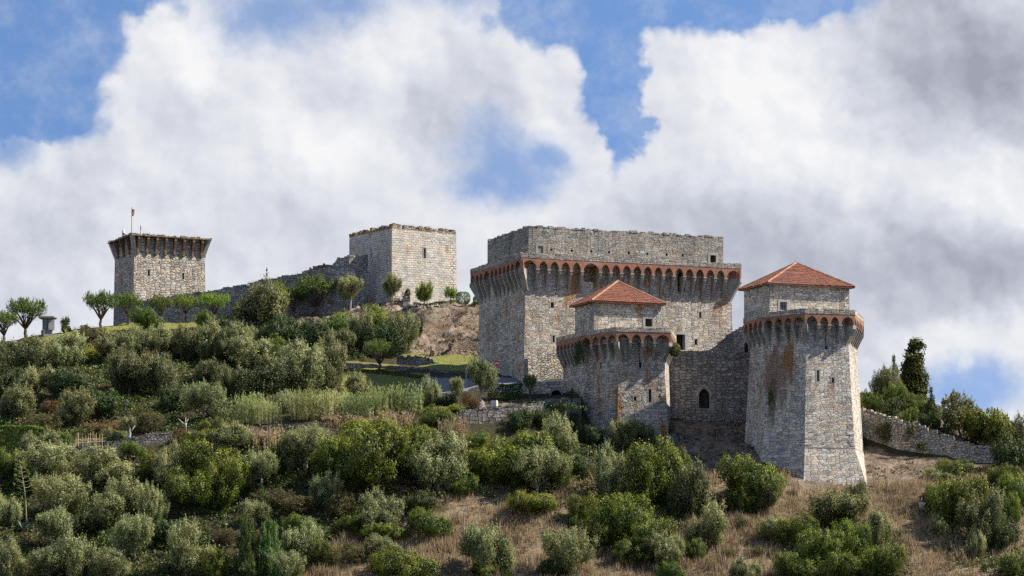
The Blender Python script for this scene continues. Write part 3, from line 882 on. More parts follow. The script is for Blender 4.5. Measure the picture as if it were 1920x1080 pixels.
# ------------------------------------------------------------------ the two beaked front towers
def beaked_tower(name, label, plan, z, ops, room, bays, mat, ins=1.0, ledge=None, right_lit=True):
    """plan: cornice corners L M F1 F2 R then two back corners; z = (ground, corbel foot, spring, brick top, parapet top)"""
    z0, zc, zs, zb, zp = z
    c = sum((V2(p) for p in plan), Vector()) / len(plan)
    root = empty(name, (c.x, c.y, z0 + 3), label, 'tower', 'beaked front towers of the castle')
    body = offset_poly(plan, -ins); n = len(plan)
    wb = MB()
    if ledge:
        zl, dl, db = ledge; mid = offset_poly(body, dl); low = offset_poly(body, [db, db, db, db + .9, db, db, db])
        loft(wb, root, mid, zl, body, zb - 0.3, ops)
        loft(wb, root, low, z0, offset_poly(mid, 0.06), zl)
        st = MB(); ring(st, offset_poly(mid, 0.09), 0.3, zl - 0.03, zl + 0.1); st.build('string_course', M['trim'], root)
    else:
        low = offset_poly(body, 0.7); mid = low
        loft(wb, root, low, z0, body, zb - 0.3, ops)
    wb.build('wall', M[mat], root)
    for i in (2, 3):
        qb = MB(); quoins(qb, mid, ledge[0] + 0.3 if ledge else z0 + 3, body, zs - 0.5, i, rnd, 0.8, 0.45, 0.38, 0.0, proud=.02); qb.build('corner_stonework', M[mat], root)

    br = MB()
    for i in range(n):
        a, b = plan[i], plan[(i + 1) % n]
        arcade(br, root, a, b, outward(a, b, c), zs, zb, ins, bays[i], zc=zc, corb=i < 4, pier=0.3, cw=0.3)
    br.build('brick_arcade', M['brick'], root)
    for i in range(5): corner_corbel(root, plan[i], body[i], zs, zc, 0.6, zt=zb - .2)
    pb = MB(); ring(pb, offset_poly(plan, 0.03), 0.4, zb, zp)
    for i in range(4): ragged(pb, plan[i], plan[i + 1], zp, rnd, 0.36, 0.02, 0.1, n=outward(plan[i], plan[i + 1], c))
    pb.build('parapet', M['front'], root)
    wk = MB(); wk.prism(offset_poly(plan, -0.25), zb - 0.42, zb - 0.15); wk.build('wall_walk', M['trim'], root)
    # room under the tiled roof
    A, w, l, ze, apex, rops = room
    rp = rect(A, w, l); rm = MB(); loft(rm, root, rp, zb - 0.2, rp, ze, rops)
    rm.build('roof_chamber', M[mat], root)
    for i in (1, 2):
        qb = MB(); quoins(qb, rp, zp + 0.1, rp, ze - 0.1, i, rnd, 0.55, 0.35, 0.35, 0.0); qb.build('corner_stonework', M[mat], root)
    hip_roof(root, offset_poly(rp, 0.52), ze + 0.12, apex)
    return root


def PL(px, Y): return ((px - CX) / F * Y, Y)


def build_front_towers():
    p1 = [PL(1043, 315.8), PL(1090, 308.6), PL(1155, 303), PL(1258, 304.3), PL(1267, 313.2), PL(1252, 318.2), PL(1056, 319.6)]
    apex = Vector((12.86, 311.4, 37.75))
    t1 = beaked_tower('beaked_tower', 'shorter beaked stone tower with tiled pyramid roof, standing before the palace wall', p1, (14.0, 27.3, 29.65, 30.85, 31.3),
                      {2: [(1200.5, 669, 689.5, 0.34, 'slit'), (1219, 730, 753.5, 0.34, 'slit'), (1191, 743.5, 752, 0.3, 'slit')], 1: [(1126.5, 679, 691, 0.22, 'slit')]},
                      (Vector((9.85, 307, 0)), 8.8, 5.9, 34.75, apex, {1: [(1216.5, 597.5, 612.5, 0.95, 'window')]}),
                      [[1.0] * 6 + [1.1], [1.35, 1.05, 1.05, 1.15], [1.2, 1.0, 1.0, 1.35], [1] * 6, [1] * 5, [1] * 8, [1] * 4], 'front', 0.95)
    p2 = [PL(1394, 302.2), PL(1430, 296.3), PL(1509, 292), PL(1603, 293.6), PL(1620, 303), PL(1600, 312.5), PL(1398, 313)]
    apex = Vector((33.6, 302.5, 38.85))
    t2 = beaked_tower('beaked_tower', 'taller pale beaked stone tower with flared base and tiled pyramid roof at the cliff edge', p2, (9.0, 28.2, 30.6, 31.8, 32.3),
                      {2: [(1549.5, 634, 655, 0.36, 'slit'), (1534, 694, 715, 0.3, 'slit'), (1562, 708.5, 717.5, 0.28, 'slit')]},
                      (Vector((29.94, 297.5, 0)), 10.47, 6.6, 35.75, apex, {1: [(1468.5, 566, 581, 0.9, 'grey')]}),
                      [[1.0] * 4, [1.3, 1.1, 1.05, 1.4], [1.3, 1.0, 1.0, 1.35], [1.0] * 6, [1] * 4, [1] * 8, [1] * 4], 'pale', 1.0, ledge=(16.45, 0.95, 2.5))
    return t1, t2


# ------------------------------------------------------------------ the far towers
def build_square_tower():
    a = math.radians(35); f = Vector((math.cos(a), math.sin(a), 0)); l = Vector((-f.y, f.x, 0)); A = Vector((-17.58, 375, 0)); w, L = 11.28, 11.97
    plan = [tuple((A + l * L)[:2]), tuple(A[:2]), tuple((A + f * w)[:2]), tuple((A + f * w + l * L)[:2])]
    root = empty('square_tower', (A.x, A.y + 8, 42), 'plain square ashlar tower with crumbling roofless top on the bare knoll', 'tower')
    wb = MB(); lo = offset_poly(plan, 0.12)
    loft(wb, root, lo, 40.0, plan, 53.3, {1: [(796.5, 465.5, 484, 0.42, 'slit'), (764, 541, 566.5, 1.15, 'door')], 0: [(696, 468, 484, 0.22, 'slit')]})
    wb.build('wall', M['ashlar'], root)
    cr = MB(); c = sum((V2(p) for p in plan), Vector()) / 4; inn = offset_poly(plan, -1.3)
    for i in range(4):
        p, q = plan[i], plan[(i + 1) % 4]; n = outward(p, q, c)
        cr.extrude([Vector((*p, 53.3)), Vector((*q, 53.3)), Vector((*inn[(i + 1) % 4], 53.3)), Vector((*inn[i], 53.3))], (0, 0, 0.12))
        ragged(cr, p, q, 53.4, rnd, 0.9, 0.1, 0.45, n=n, gap=0.05); ragged(cr, p, q, 53.75, rnd, 0.7, 0.05, 0.35, n=n, gap=0.45, inset=0.15)
    cr.build('crumbling_top', M['crust'], root)
    for i in (1, 2):
        qb = MB(); quoins(qb, lo, 42.5, plan, 53.2, i, rnd, 0.9, 0.55, 0.45, 0.0); qb.build('corner_stonework', M['ashlar'], root)
    return plan


def build_flared_tower():
    a = math.radians(27); f = Vector((math.cos(a), math.sin(a), 0)); l = Vector((-f.y, f.x, 0)); A = Vector((-57.23, 388, 0)); w, L = 11.2, 9.2
    plan = [tuple((A + l * L)[:2]), tuple(A[:2]), tuple((A + f * w)[:2]), tuple((A + f * w + l * L)[:2])]
    root = empty('flared_tower', (A.x + 3, A.y + 7, 41), 'square stone tower with flared crown on brick brackets and a flagpole', 'tower')
    lo = offset_poly(plan, 0.3); zc, zt = 51.3, 54.2; o = 0.95; corn = offset_poly(plan, o); c = sum((V2(p) for p in plan), Vector()) / 4
    wb = MB()
    loft(wb, root, lo, 38.0, plan, zt - 0.1, {1: [(279, 505.5, 517.5, 0.34, 'slit'), (343.5, 512, 523, 0.32, 'slit')]})
    wb.build('wall', M['rubble'], root)
    for i, k in ((1, 8), (0, 3), (2, 7), (3, 8)):
        p, q = V2(corn[i]), V2(corn[(i + 1) % 4]); r = (q - p).normalized(); n = outward(p, q, c); Le = (q - p).length
        for j in range(k):
            b = p + r * (Le * (j + 1) / (k + 1)); b0 = b - n * o; mb = MB(); ww = 0.36
            prof = [(-0.3, zt - .25), (o - 0.1, zt - .25), (o - 0.12, zt - 0.7), (0.36, zc + 0.75), (0.30, zc + 0.05), (-0.3, zc)]
            mb.extrude([b0 - r * ww / 2 + n * d + Vector((0, 0, z)) for d, z in prof], r * ww); mb.build('bracket', M['oldbrick'], root)
        # thin crust of paving that still lies on the brackets
        cr = MB(); cr.extrude([p - n * 0.02 + Vector((0, 0, zt - .25)), q - n * 0.02 + Vector((0, 0, zt - .25)), q - n * 1.2 + Vector((0, 0, zt - .25)), p - n * 1.2 + Vector((0, 0, zt - .25))], (0, 0, 0.12))
        ragged(cr, p + r * 0.6 - n * .05, q - r * .6 - n * .05, zt - 0.15, rnd, 0.8, 0.06, 0.34, n=n, gap=0.2)
        cr.build('crumbling_crown', M['crust'], root)
    for i in range(4):
        pc, pb = V2(corn[i]), V2(plan[i]); n1 = outward(plan[i - 1], plan[i], c); n2 = outward(plan[i], plan[(i + 1) % 4], c)
        e1 = (V2(plan[i - 1]) - pb).normalized(); e2 = (V2(plan[(i + 1) % 4]) - pb).normalized(); wd = 0.55
        mb = MB(); zz = lambda p, z: Vector((p.x, p.y, z))
        lowr = [zz(pb + e1 * wd, zc - .2), zz(pb, zc - .2), zz(pb + e2 * wd, zc - .2), zz(pb - (n1 + n2) * .2, zc - .2)]
        upr = [zz(pc + e1 * wd, zt), zz(pc, zt + 0.12), zz(pc + e2 * wd, zt), zz(pc - (n1 + n2) * .9, zt)]
        mb.add(lowr + upr, [(3, 2, 1, 0), (4, 5, 6, 7)] + [(q, (q + 1) % 4, 4 + (q + 1) % 4, 4 + q) for q in range(4)]); mb.build('flared_corner', M['trim'], root)
    dk = MB(); dk.prism(offset_poly(plan, -0.05), zt - 0.09, zt + 0.06); dk.build('roof_deck', M['crust'], root)
    # things on the roof
    fp = W(247, 440, 389.5); z = zt + .06
    fl = empty('flagpole', (fp.x, fp.y, z), 'tall thin pole flying a small red flag above the flared tower', 'flagpole')
    mb = MB(); mb.tube([(fp.x, fp.y, z), (fp.x, fp.y, tri_z(390, fp.y))], [0.07, 0.045], 8); mb.lathe((fp.x, fp.y, tri_z(390, fp.y)), [(0.06, 0), (0.09, .06), (0.02, .14)], 8); mb.build('pole', M['metal'], fl)
    for nm, x0, x1, mt in (('red_field', 0.12, 0.46, 'flag'), ('green_field', 0.04, 0.12, 'green')):
        mb = MB(); zt2 = tri_z(391, fp.y); nx = 7
        for k in range(nx):
            for j in range(5):
                def P(k_, j_):
                    u = x0 + (x1 - x0) * k_ / nx; h = 1.15 * (1 - 0.25 * u / .62)
                    return Vector((fp.x + u * (1 - .35 * (j_ / 5)), fp.y + 0.09 * math.sin(u * 14 + j_), zt2 - h * j_ / 5 - 0.45 * u))
                mb.quad(P(k, j), P(k + 1, j), P(k + 1, j + 1), P(k, j + 1))
        mb.build('flag', M[mt], fl)
    p = W(231.5, 445, 392); ch = empty('chimney_pipe', (p.x, p.y, z), 'short white cylinder with a black band on the flared tower roof', 'flue pipe')
    zt3 = tri_z(431, p.y); z1, z2 = tri_z(441, p.y), tri_z(437, p.y)
    mb = MB(); mb.lathe((p.x, p.y, z), [(0.2, 0), (0.2, z1 - z)], 14); mb.lathe((p.x, p.y, z2), [(0.2, 0), (0.2, zt3 - z2), (0.15, zt3 - z2 + .04)], 14); mb.build('white_sleeve', M['white'], ch)
    mb = MB(); mb.lathe((p.x, p.y, z1), [(0.205, 0), (0.205, z2 - z1)], 14); mb.build('black_band', M['black'], ch)
    p = W(263, 440, 391); mb = MB(); zz = tri_z(422, p.y)
    mb.tube([(p.x, p.y, z), (p.x + .05, p.y, zz)], [0.05, 0.03], 6); mb.tube([(p.x - .05, p.y, zz - .5), (p.x + .25, p.y, zz - .45)], [.025, .025], 5); mb.tube([(p.x + .1, p.y, zz - .7), (p.x + .1, p.y, zz - .2)], [.02, .02], 5)
    tag(mb.build('antenna', M['darkmetal'], origin=(p.x, p.y, z)), 'thin antenna mast right of the flagpole on the flared tower', 'antenna')


# ------------------------------------------------------------------ free-standing walls
def stone_wall(name, label, cat, pts, base, thick, mat, jit=0.12, step=0.45, cope=True, ops=None, group=None, cap=0.0, copemat=None):
    """pts: (px, top py, Y); base: how far below the top it is founded (m, at each point or one number)"""
    P = [W(*p) for p in pts]; bs = base if isinstance(base, (list, tuple)) else [base] * len(P)
    mid = P[len(P) // 2]
    root = empty(name, (mid.x, mid.y, mid.z - bs[len(P) // 2] + 1), label, cat, group)
    mb = MB(); cm = MB()
    for k in range(len(P) - 1):
        a, b = P[k], P[k + 1]; e = V2(b) - V2(a); L = e.length; e /= L; n = Vector((e.y, -e.x, 0))
        if n.dot(V2(a)) > 0: n = -n
        f = -n * thick
        lo_a, lo_b = Vector((a.x, a.y, a.z - bs[k])) + n * 0.12, Vector((b.x, b.y, b.z - bs[k + 1])) + n * 0.12
        wall_face(mb, root, [lo_a, lo_b, b, a], (ops or {}).get(k, []), (a + b) / 2 + f)
        mb.quad(a, b, b + f, a + f); mb.quad(lo_a + f, lo_b + f, b + f, a + f); mb.quad(lo_a, a, a + f, lo_a + f); mb.quad(lo_b, b, b + f, lo_b + f)
        if cope: ragged(cm, a, b, a.z, rnd, thick * .95, 0.03, jit * 2.2, n=n, gap=0.12, za=b.z)
        if cap: cm.extrude([a + n * .06, b + n * .06, b + f, a + f], (0, 0, cap))
    mb.build('wall_body', M[mat], root)
    if cm.v: cm.build('coping', M[copemat or mat], root)
    return root


def build_walls():
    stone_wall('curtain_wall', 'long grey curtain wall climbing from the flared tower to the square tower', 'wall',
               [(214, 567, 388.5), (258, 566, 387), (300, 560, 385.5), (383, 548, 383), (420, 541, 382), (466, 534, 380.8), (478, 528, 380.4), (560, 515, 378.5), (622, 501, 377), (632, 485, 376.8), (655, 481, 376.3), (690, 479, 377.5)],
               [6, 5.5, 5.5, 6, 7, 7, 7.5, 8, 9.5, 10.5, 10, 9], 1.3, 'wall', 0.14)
    stone_wall('ruined_wall', 'low heap of orange ruined masonry showing above the curtain wall', 'ruin',
               [(566, 511, 384), (580, 505, 384), (602, 499, 384), (629, 500, 384)], 3.0, 1.4, 'crust', 0.22)
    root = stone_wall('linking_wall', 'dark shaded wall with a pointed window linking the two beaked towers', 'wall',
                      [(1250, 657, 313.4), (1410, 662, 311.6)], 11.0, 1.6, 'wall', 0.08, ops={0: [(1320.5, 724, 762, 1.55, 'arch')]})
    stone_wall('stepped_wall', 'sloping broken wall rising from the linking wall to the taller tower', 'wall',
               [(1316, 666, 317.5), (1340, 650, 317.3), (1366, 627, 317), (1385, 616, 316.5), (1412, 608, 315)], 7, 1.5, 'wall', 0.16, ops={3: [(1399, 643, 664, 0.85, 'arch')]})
    stone_wall('garden_wall', 'pale rubble retaining wall right of the taller tower, below the clipped bushes', 'retaining wall',
               [(1604, 768, 305.2), (1640, 776, 304.0), (1690, 791, 302.4), (1740, 808, 301.6), (1790, 824, 300.9), (1840, 840, 300.3), (1878, 850, 299.8)], [6.5, 6.5, 6.5, 6, 5, 3.8, 3.4], 1.0, 'rubble', 0.16)
    stone_wall('retaining_wall', 'low squared retaining wall with pale coping below the front of the palace', 'retaining wall',
               [(978, 719, 315.5), (1020, 716, 314.8), (1066, 714, 314)], 3.6, 0.8, 'rubble', 0.1, cope=False, cap=0.16, copemat='whitestone')
    stone_wall('terrace_wall', 'ivy-hung grey terrace wall left of the shorter beaked tower', 'terrace wall',
               [(862, 770, 299.2), (900, 767, 299.6), (980, 760, 301.2), (1030, 752, 303), (1090, 746, 306.5)], [4.2, 4.2, 4.8, 5.2, 6], 1.0, 'terrace', 0.12)
    stone_wall('terrace_wall', 'half-hidden terrace wall under the tall reed bed', 'terrace wall',
               [(462, 803, 294.6), (500, 799, 294.8), (560, 797, 295.2), (612, 798, 295.6)], 3.6, 1.0, 'terrace', 0.12)
    stone_wall('terrace_wall', 'crumbling terrace wall below the cane trellis and small pruned olive', 'terrace wall',
               [(104, 843, 295), (140, 838, 295.1), (200, 833, 295.2), (250, 823, 295.6), (300, 814, 296.2), (330, 812, 296.6)], 3.2, 1.0, 'terrace', 0.18)
    stone_wall('roadside_wall', 'long low dry-stone wall bordering the asphalt lane and the dark lawn', 'wall',
               [(640, 681, 337), (720, 687, 335.6), (800, 693, 333.4), (850, 700, 330.5), (905, 709, 326)], [1.3, 1.3, 1.5, 1.5, 1.4], 0.6, 'terrace', 0.1)
    stone_wall('ruined_wall', 'broken knee-high wall stub in the sunny lawn below the bare slope', 'ruin',
               [(744, 672, 339.5), (770, 669, 339.5), (800, 675, 339), (822, 681, 338.6)], 1.6, 0.8, 'terrace', 0.2)
    stone_wall('excavated_wall', 'coarse brown rubble wall dug out beside the palace corner', 'ruin',
               [(846, 645, 351), (858, 639, 351.4), (880, 636, 351.8), (905, 634, 352)], [1.6, 1.9, 2.0, 2.0], 1.0, 'crust', 0.3)
    stone_wall('kerb_wall', 'pale low kerb wall between the lane and the clipped dark hedge', 'wall',
               [(824, 740, 317.5), (880, 732, 317), (940, 722, 316), (978, 718, 315.6)], 1.6, 0.4, 'whitestone', 0.04, cope=False)
    # drain under the retaining wall
    p = W(1043, 753, 313.2); rt = empty('culvert', (p.x, p.y, p.z), 'round dark culvert mouth in the retaining wall below the palace', 'culvert')
    mb = MB(); k = 16; R, R2 = 0.86, 0.66
    for j in range(k):
        a, b = 2 * math.pi * j / k, 2 * math.pi * (j + 1) / k
        q = lambda r, t, y: Vector((p.x + r * math.cos(t), p.y + y, p.z + 0.75 + r * math.sin(t)))
        mb.extrude([q(R, a, 0), q(R, b, 0), q(R2, b, 0), q(R2, a, 0)], (0, 1.3, 0))
    mb.build('pipe', M['granite'], rt)
    mb = MB(); mb.tube([(p.x, p.y + 0.9, p.z + .75), (p.x, p.y + 1.0, p.z + .75)], [R2, R2], 16); mb.build('mouth', M['dark'], rt)  # black disc paints the shade inside the pipe


build_palace(); build_front_towers(); build_square_tower(); build_flared_tower(); build_walls()
# ------------------------------------------------------------------ foliage
def leaf_mat(name, c1, c2, tip, trans=0.32, rough=0.55, hue=0.03, val=0.35, spec=0.3):
    """c1-c2: range of leaf colours; tip: young growth"""
    m, nt, b = material(name)
    at = nt.new('ShaderNodeVertexColor', layer_name='leaf')
    sp = nt.new('ShaderNodeSeparateColor'); nt.put(sp.inputs[0], at.outputs[0])
    oi = nt.new('ShaderNodeObjectInfo').outputs['Random']
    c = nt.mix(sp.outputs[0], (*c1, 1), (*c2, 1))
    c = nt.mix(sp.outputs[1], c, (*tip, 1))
    hs = nt.new('ShaderNodeHueSaturation')
    nt.put(hs.inputs['Hue'], nt.m('ADD', 0.5 - hue / 2, nt.m('MULTIPLY', oi, hue)))
    nt.put(hs.inputs['Value'], nt.m('ADD', 1 - val / 2, nt.m('MULTIPLY', nt.m('FRACT', nt.m('MULTIPLY', oi, 7.31)), val)))
    nt.put(hs.inputs['Color'], c)
    nt.put(b.inputs['Base Color'], hs.outputs[0]); b.inputs['Roughness'].default_value = rough
    b.inputs['Specular IOR Level'].default_value = spec
    tr = nt.new('ShaderNodeBsdfTranslucent'); nt.put(tr.inputs[0], hs.outputs[0])
    mx = nt.new('ShaderNodeMixShader'); mx.inputs[0].default_value = trans
    nt.l.new(b.outputs[0], mx.inputs[1]); nt.l.new(tr.outputs[0], mx.inputs[2])
    out = [n for n in nt.n if n.type == 'OUTPUT_MATERIAL'][0]
    nt.l.new(mx.outputs[0], out.inputs[0])
    return m


L = {
    'olive': leaf_mat('olive_leaf', (0.11, 0.13, 0.048), (0.275, 0.295, 0.12), (0.46, 0.475, 0.22)),
    'olivedark': leaf_mat('dark_olive_leaf', (0.075, 0.085, 0.032), (0.175, 0.185, 0.07), (0.32, 0.325, 0.135)),
    'mastic': leaf_mat('mastic_leaf', (0.036, 0.06, 0.007), (0.12, 0.155, 0.014), (0.285, 0.305, 0.022), spec=0.4),
    'bright': leaf_mat('bright_leaf', (0.045, 0.08, 0.012), (0.12, 0.18, 0.025), (0.25, 0.29, 0.045)),
    'dark': leaf_mat('dark_leaf', (0.026, 0.043, 0.011), (0.06, 0.088, 0.018), (0.12, 0.155, 0.03), trans=0.15),
    'brown': leaf_mat('dry_leaf', (0.075, 0.068, 0.028), (0.15, 0.13, 0.05), (0.22, 0.20, 0.07)),
    'rust': leaf_mat('rust_leaf', (0.11, 0.065, 0.028), (0.20, 0.115, 0.045), (0.24, 0.15, 0.06)),
    'fresh': leaf_mat('fresh_leaf', (0.10, 0.16, 0.02), (0.21, 0.29, 0.04), (0.30, 0.36, 0.05), trans=0.35),
    'umbrella': leaf_mat('umbrella_leaf', (0.055, 0.085, 0.018), (0.12, 0.17, 0.03), (0.20, 0.25, 0.045), trans=0.3),
    'pine': leaf_mat('pine_needle', (0.06, 0.105, 0.03), (0.13, 0.20, 0.05), (0.20, 0.29, 0.075)),
    'hedge': leaf_mat('hedge_leaf', (0.06, 0.12, 0.015), (0.14, 0.23, 0.03), (0.22, 0.30, 0.04), hue=0.01),
    'reed': leaf_mat('reed_leaf', (0.13, 0.19, 0.06), (0.28, 0.33, 0.11), (0.44, 0.42, 0.20), trans=0.35),
    'agave': leaf_mat('agave_leaf', (0.10, 0.15, 0.13), (0.16, 0.22, 0.19), (0.2, 0.26, 0.2), trans=0.05),
    'straw': leaf_mat('straw', (0.18, 0.13, 0.078), (0.39, 0.30, 0.185), (0.50, 0.40, 0.26), trans=0.3, hue=0.0, val=0.0, spec=0.1),
    'ivy': leaf_mat('ivy_leaf', (0.03, 0.045, 0.010), (0.075, 0.09, 0.016), (0.18, 0.15, 0.03)),
    'yellow': leaf_mat('yellow_leaf', (0.22, 0.23, 0.03), (0.34, 0.33, 0.05), (0.40, 0.38, 0.07), trans=0.35),
}


def quads_mesh(name, co, colr, mat):
    """co: (n,4,3) corner positions; colr: (n,2) leaf shade and tip amount"""
    n = len(co)
    me = bpy.data.meshes.new(name)
    me.vertices.add(n * 4); me.vertices.foreach_set('co', co.astype(np.float32).ravel())
    me.loops.add(n * 4); me.loops.foreach_set('vertex_index', np.arange(n * 4, dtype=np.int32))
    me.polygons.add(n); me.polygons.foreach_set('loop_start', np.arange(0, n * 4, 4, dtype=np.int32))
    me.update(calc_edges=True)
    ca = me.color_attributes.new('leaf', 'FLOAT_COLOR', 'POINT')
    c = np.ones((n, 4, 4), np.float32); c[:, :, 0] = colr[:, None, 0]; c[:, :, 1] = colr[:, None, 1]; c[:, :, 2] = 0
    ca.data.foreach_set('color', c.ravel())
    me.materials.append(mat)
    return me


def nrm(a): return a / (np.linalg.norm(a, axis=-1, keepdims=True) + 1e-9)


def leaves_at(g, P, N, ln, wd, along=None):
    """rhombic leaves at P facing N; along: preferred long axis"""
    n = len(P)
    t = g.normal(size=(n, 3)) if along is None else along + 0.45 * g.normal(size=(n, 3))
    t = nrm(t - N * (t * N).sum(1, keepdims=True)); b = np.cross(N, t)
    l = ln * g.uniform(0.6, 1.3, (n, 1)); w = wd * g.uniform(0.7, 1.3, (n, 1))
    return np.stack([P - t * l * .5, P + b * w * .5 + t * l * .05, P + t * l * .5, P - b * w * .5 + t * l * .05], 1)


def crown(seed, lobes, clumps, per, ln, wd, sig, flat=0.6, jit=0.7, shoots=0, shoot_len=0.12, tipp=0.25, low=-9, inner=.35):
    """leaf clumps spread over uneven lobes. lobes: (centre, radii)"""
    g = np.random.default_rng(seed)
    C = np.array([l[0] for l in lobes], float); R = np.array([l[1] for l in lobes], float)
    area = (R[:, 0] * R[:, 1] + R[:, 0] * R[:, 2]) ; pk = area / area.sum()
    Pc, Nc = [], []
    tries = 0
    while len(Pc) < clumps and tries < clumps * 30:
        tries += 1
        k = g.choice(len(C), p=pk); d = nrm(g.normal(size=3)); d[2] = d[2] * 0.9 + 0.1
        p = C[k] + d * R[k] * g.uniform(0.72, 1.05)
        q = ((p - C) / R); ins = (np.sqrt((q * q).sum(1)) < 0.78); ins[k] = False
        if ins.any() and g.random() < 0.85: continue
        if p[2] < low: continue
        Pc.append(p); Nc.append(nrm(d / R[k] * R[k].min()))
    Pc, Nc = np.array(Pc), np.array(Nc)
    n = len(Pc)
    shade = g.uniform(0, 1, n)
    off = g.normal(size=(n, per, 3)) * sig
    off -= Nc[:, None] * (off * Nc[:, None]).sum(-1, keepdims=True) * flat
    P = (Pc[:, None] + off).reshape(-1, 3); N0 = np.repeat(Nc, per, 0)
    rel = (off * Nc[:, None]).sum(-1).reshape(-1) / sig
    N = nrm(N0 * .75 + off.reshape(-1, 3) / sig * .5 + jit * g.normal(size=P.shape))
    co = [leaves_at(g, P, N, ln, wd)]
    sh = np.clip(np.repeat(shade, per) * 0.8 + g.uniform(0, .2, len(P)), 0, 1)
    young = np.clip((Nc[:, 2] + g.normal(0, .35, n)) * 1.4, 0, 1)  # upward clumps paler: young growth plus sunlight painted on the tops
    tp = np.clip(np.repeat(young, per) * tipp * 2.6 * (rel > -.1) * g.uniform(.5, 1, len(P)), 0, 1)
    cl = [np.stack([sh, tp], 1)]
    m = int(len(P) * inner); k = g.choice(len(C), m, p=pk); Pi = C[k] + nrm(g.normal(size=(m, 3))) * R[k] * g.uniform(.35, .78, (m, 1))   # inner twigs and leaves, toned dark to paint the shade inside
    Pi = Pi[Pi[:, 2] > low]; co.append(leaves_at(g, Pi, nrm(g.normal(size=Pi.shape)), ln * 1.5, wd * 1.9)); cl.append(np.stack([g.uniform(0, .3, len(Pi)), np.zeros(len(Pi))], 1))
    if shoots:
        idx = g.choice(n, shoots, p=np.maximum(Nc[:, 2] + 0.35, .02) / np.maximum(Nc[:, 2] + 0.35, .02).sum())
        m = 16
        for i in idx:
            d = nrm(Nc[i] * 0.7 + np.array([0, 0, 0.75]) + 0.35 * g.normal(size=3)); le = shoot_len * g.uniform(.5, 1.3)
            t = g.uniform(0, 1, (m, 1)); p = Pc[i] + d * le * t + g.normal(size=(m, 3)) * sig * 0.32 * (1.25 - t)
            nn = nrm(nrm(g.normal(size=(m, 3))) + 0.3 * Nc[i])
            co.append(leaves_at(g, p, nn, ln, wd, along=d[None]))
            cl.append(np.stack([g.uniform(.3, 1, m), (g.random(m) < 0.5) * g.uniform(.2, .9, m)], 1))
    return np.concatenate(co), np.concatenate(cl)


def rlobes(seed, n, r0, zc, spread, zs, squash=0.85, zmin=None):
    r = random.Random(seed); out = []
    n = max(4, n + r.randint(-2, 3)); dx, dy = r.uniform(-.16, .16), r.uniform(-.16, .16)
    for i in range(n):
        a = 2 * math.pi * (i + r.uniform(-.3, .3)) / n * (1 if n < 6 else 2); q = spread * math.sqrt(r.uniform(.15, 1))
        rr = r0 * r.choice((.55, .7, .85, 1.0, 1.15, 1.4))
        z = zc + zs * r.uniform(-1, 1) * (1 - 0.5 * q / max(spread, 1e-3))
        if zmin is not None: z = max(z, zmin + rr * squash)
        out.append(((q * math.cos(a) + dx * z * 1.5, q * math.sin(a) + dy * z * 1.5, z), (rr, rr, rr * squash)))
    return out


def fit(co, low=0.0, trunk=None):
    """scale a plant to unit width and unit height"""
    q = co.reshape(-1, 3)
    lo, hi = np.percentile(q, 1.0, axis=0), np.percentile(q, 99.0, axis=0)
    c = (lo + hi) / 2; w = max(hi[0] - lo[0], hi[1] - lo[1]); s = np.array([1 / w, 1 / w, (1 - low) / (hi[2] - lo[2])])
    T = lambda p: (np.asarray(p) - [c[0], c[1], lo[2]]) * s + [0, 0, low]
    return (T(q).reshape(co.shape)), T


def limbs(T, lobes, r, trunk_r, fork=0.3, lean=0.0, gnarl=0.03, sides=6):
    """tapered trunk with a limb to each lobe, in unit space"""
    mb = MB()
    top = Vector((lean, 0, fork)); tp = [Vector((0, 0, -0.12))]
    for k in range(1, 5):
        t = k / 4; tp.append(Vector((lean * t + r.uniform(-gnarl, gnarl) * (k < 4), r.uniform(-gnarl, gnarl) * (k < 4), fork * t)))
    mb.tube(tp, [trunk_r * q for q in (1.5, 1.15, 1, .9, .8)], sides + 1)
    for c, rad in lobes:
        e = Vector(T(c)); m1 = top.lerp(e, 0.45) + Vector((r.uniform(-.03, .03), r.uniform(-.03, .03), 0.02)); e2 = top.lerp(e, 0.92)
        mb.tube([top - Vector((0, 0, .02)), m1, e2], [trunk_r * .62, trunk_r * .4, trunk_r * .16], sides)
        for _ in range(2):
            b = m1 + Vector((r.uniform(-1, 1), r.uniform(-1, 1), r.uniform(.2, 1))).normalized() * 0.16
            mb.tube([m1, m1.lerp(b, .6), b], [trunk_r * .28, trunk_r * .2, trunk_r * .06], 4)
    return mb


PROTO = {}


def mesh_of(mb, name, mat):
    me = bpy.data.meshes.new(name); me.from_pydata([tuple(v) for v in mb.v], [], mb.f); me.update()
    me.polygons.foreach_set('use_smooth', [True] * len(me.polygons)); me.materials.append(mat)
    return me


def proto(key, leafmat, lobes, low=0.0, trunk=None, barkmat='bark', lm=None, **kw):
    co, cl = crown(kw.pop('seed'), lobes, **kw)
    co, T = fit(co, low)
    cm = quads_mesh('crown', co, cl, L[leafmat])
    tm = mesh_of(limbs(T, lm or lobes[:6], random.Random(len(PROTO)), **trunk), 'trunk', M[barkmat]) if trunk else None
    PROTO.setdefault(key, []).append((cm, tm))


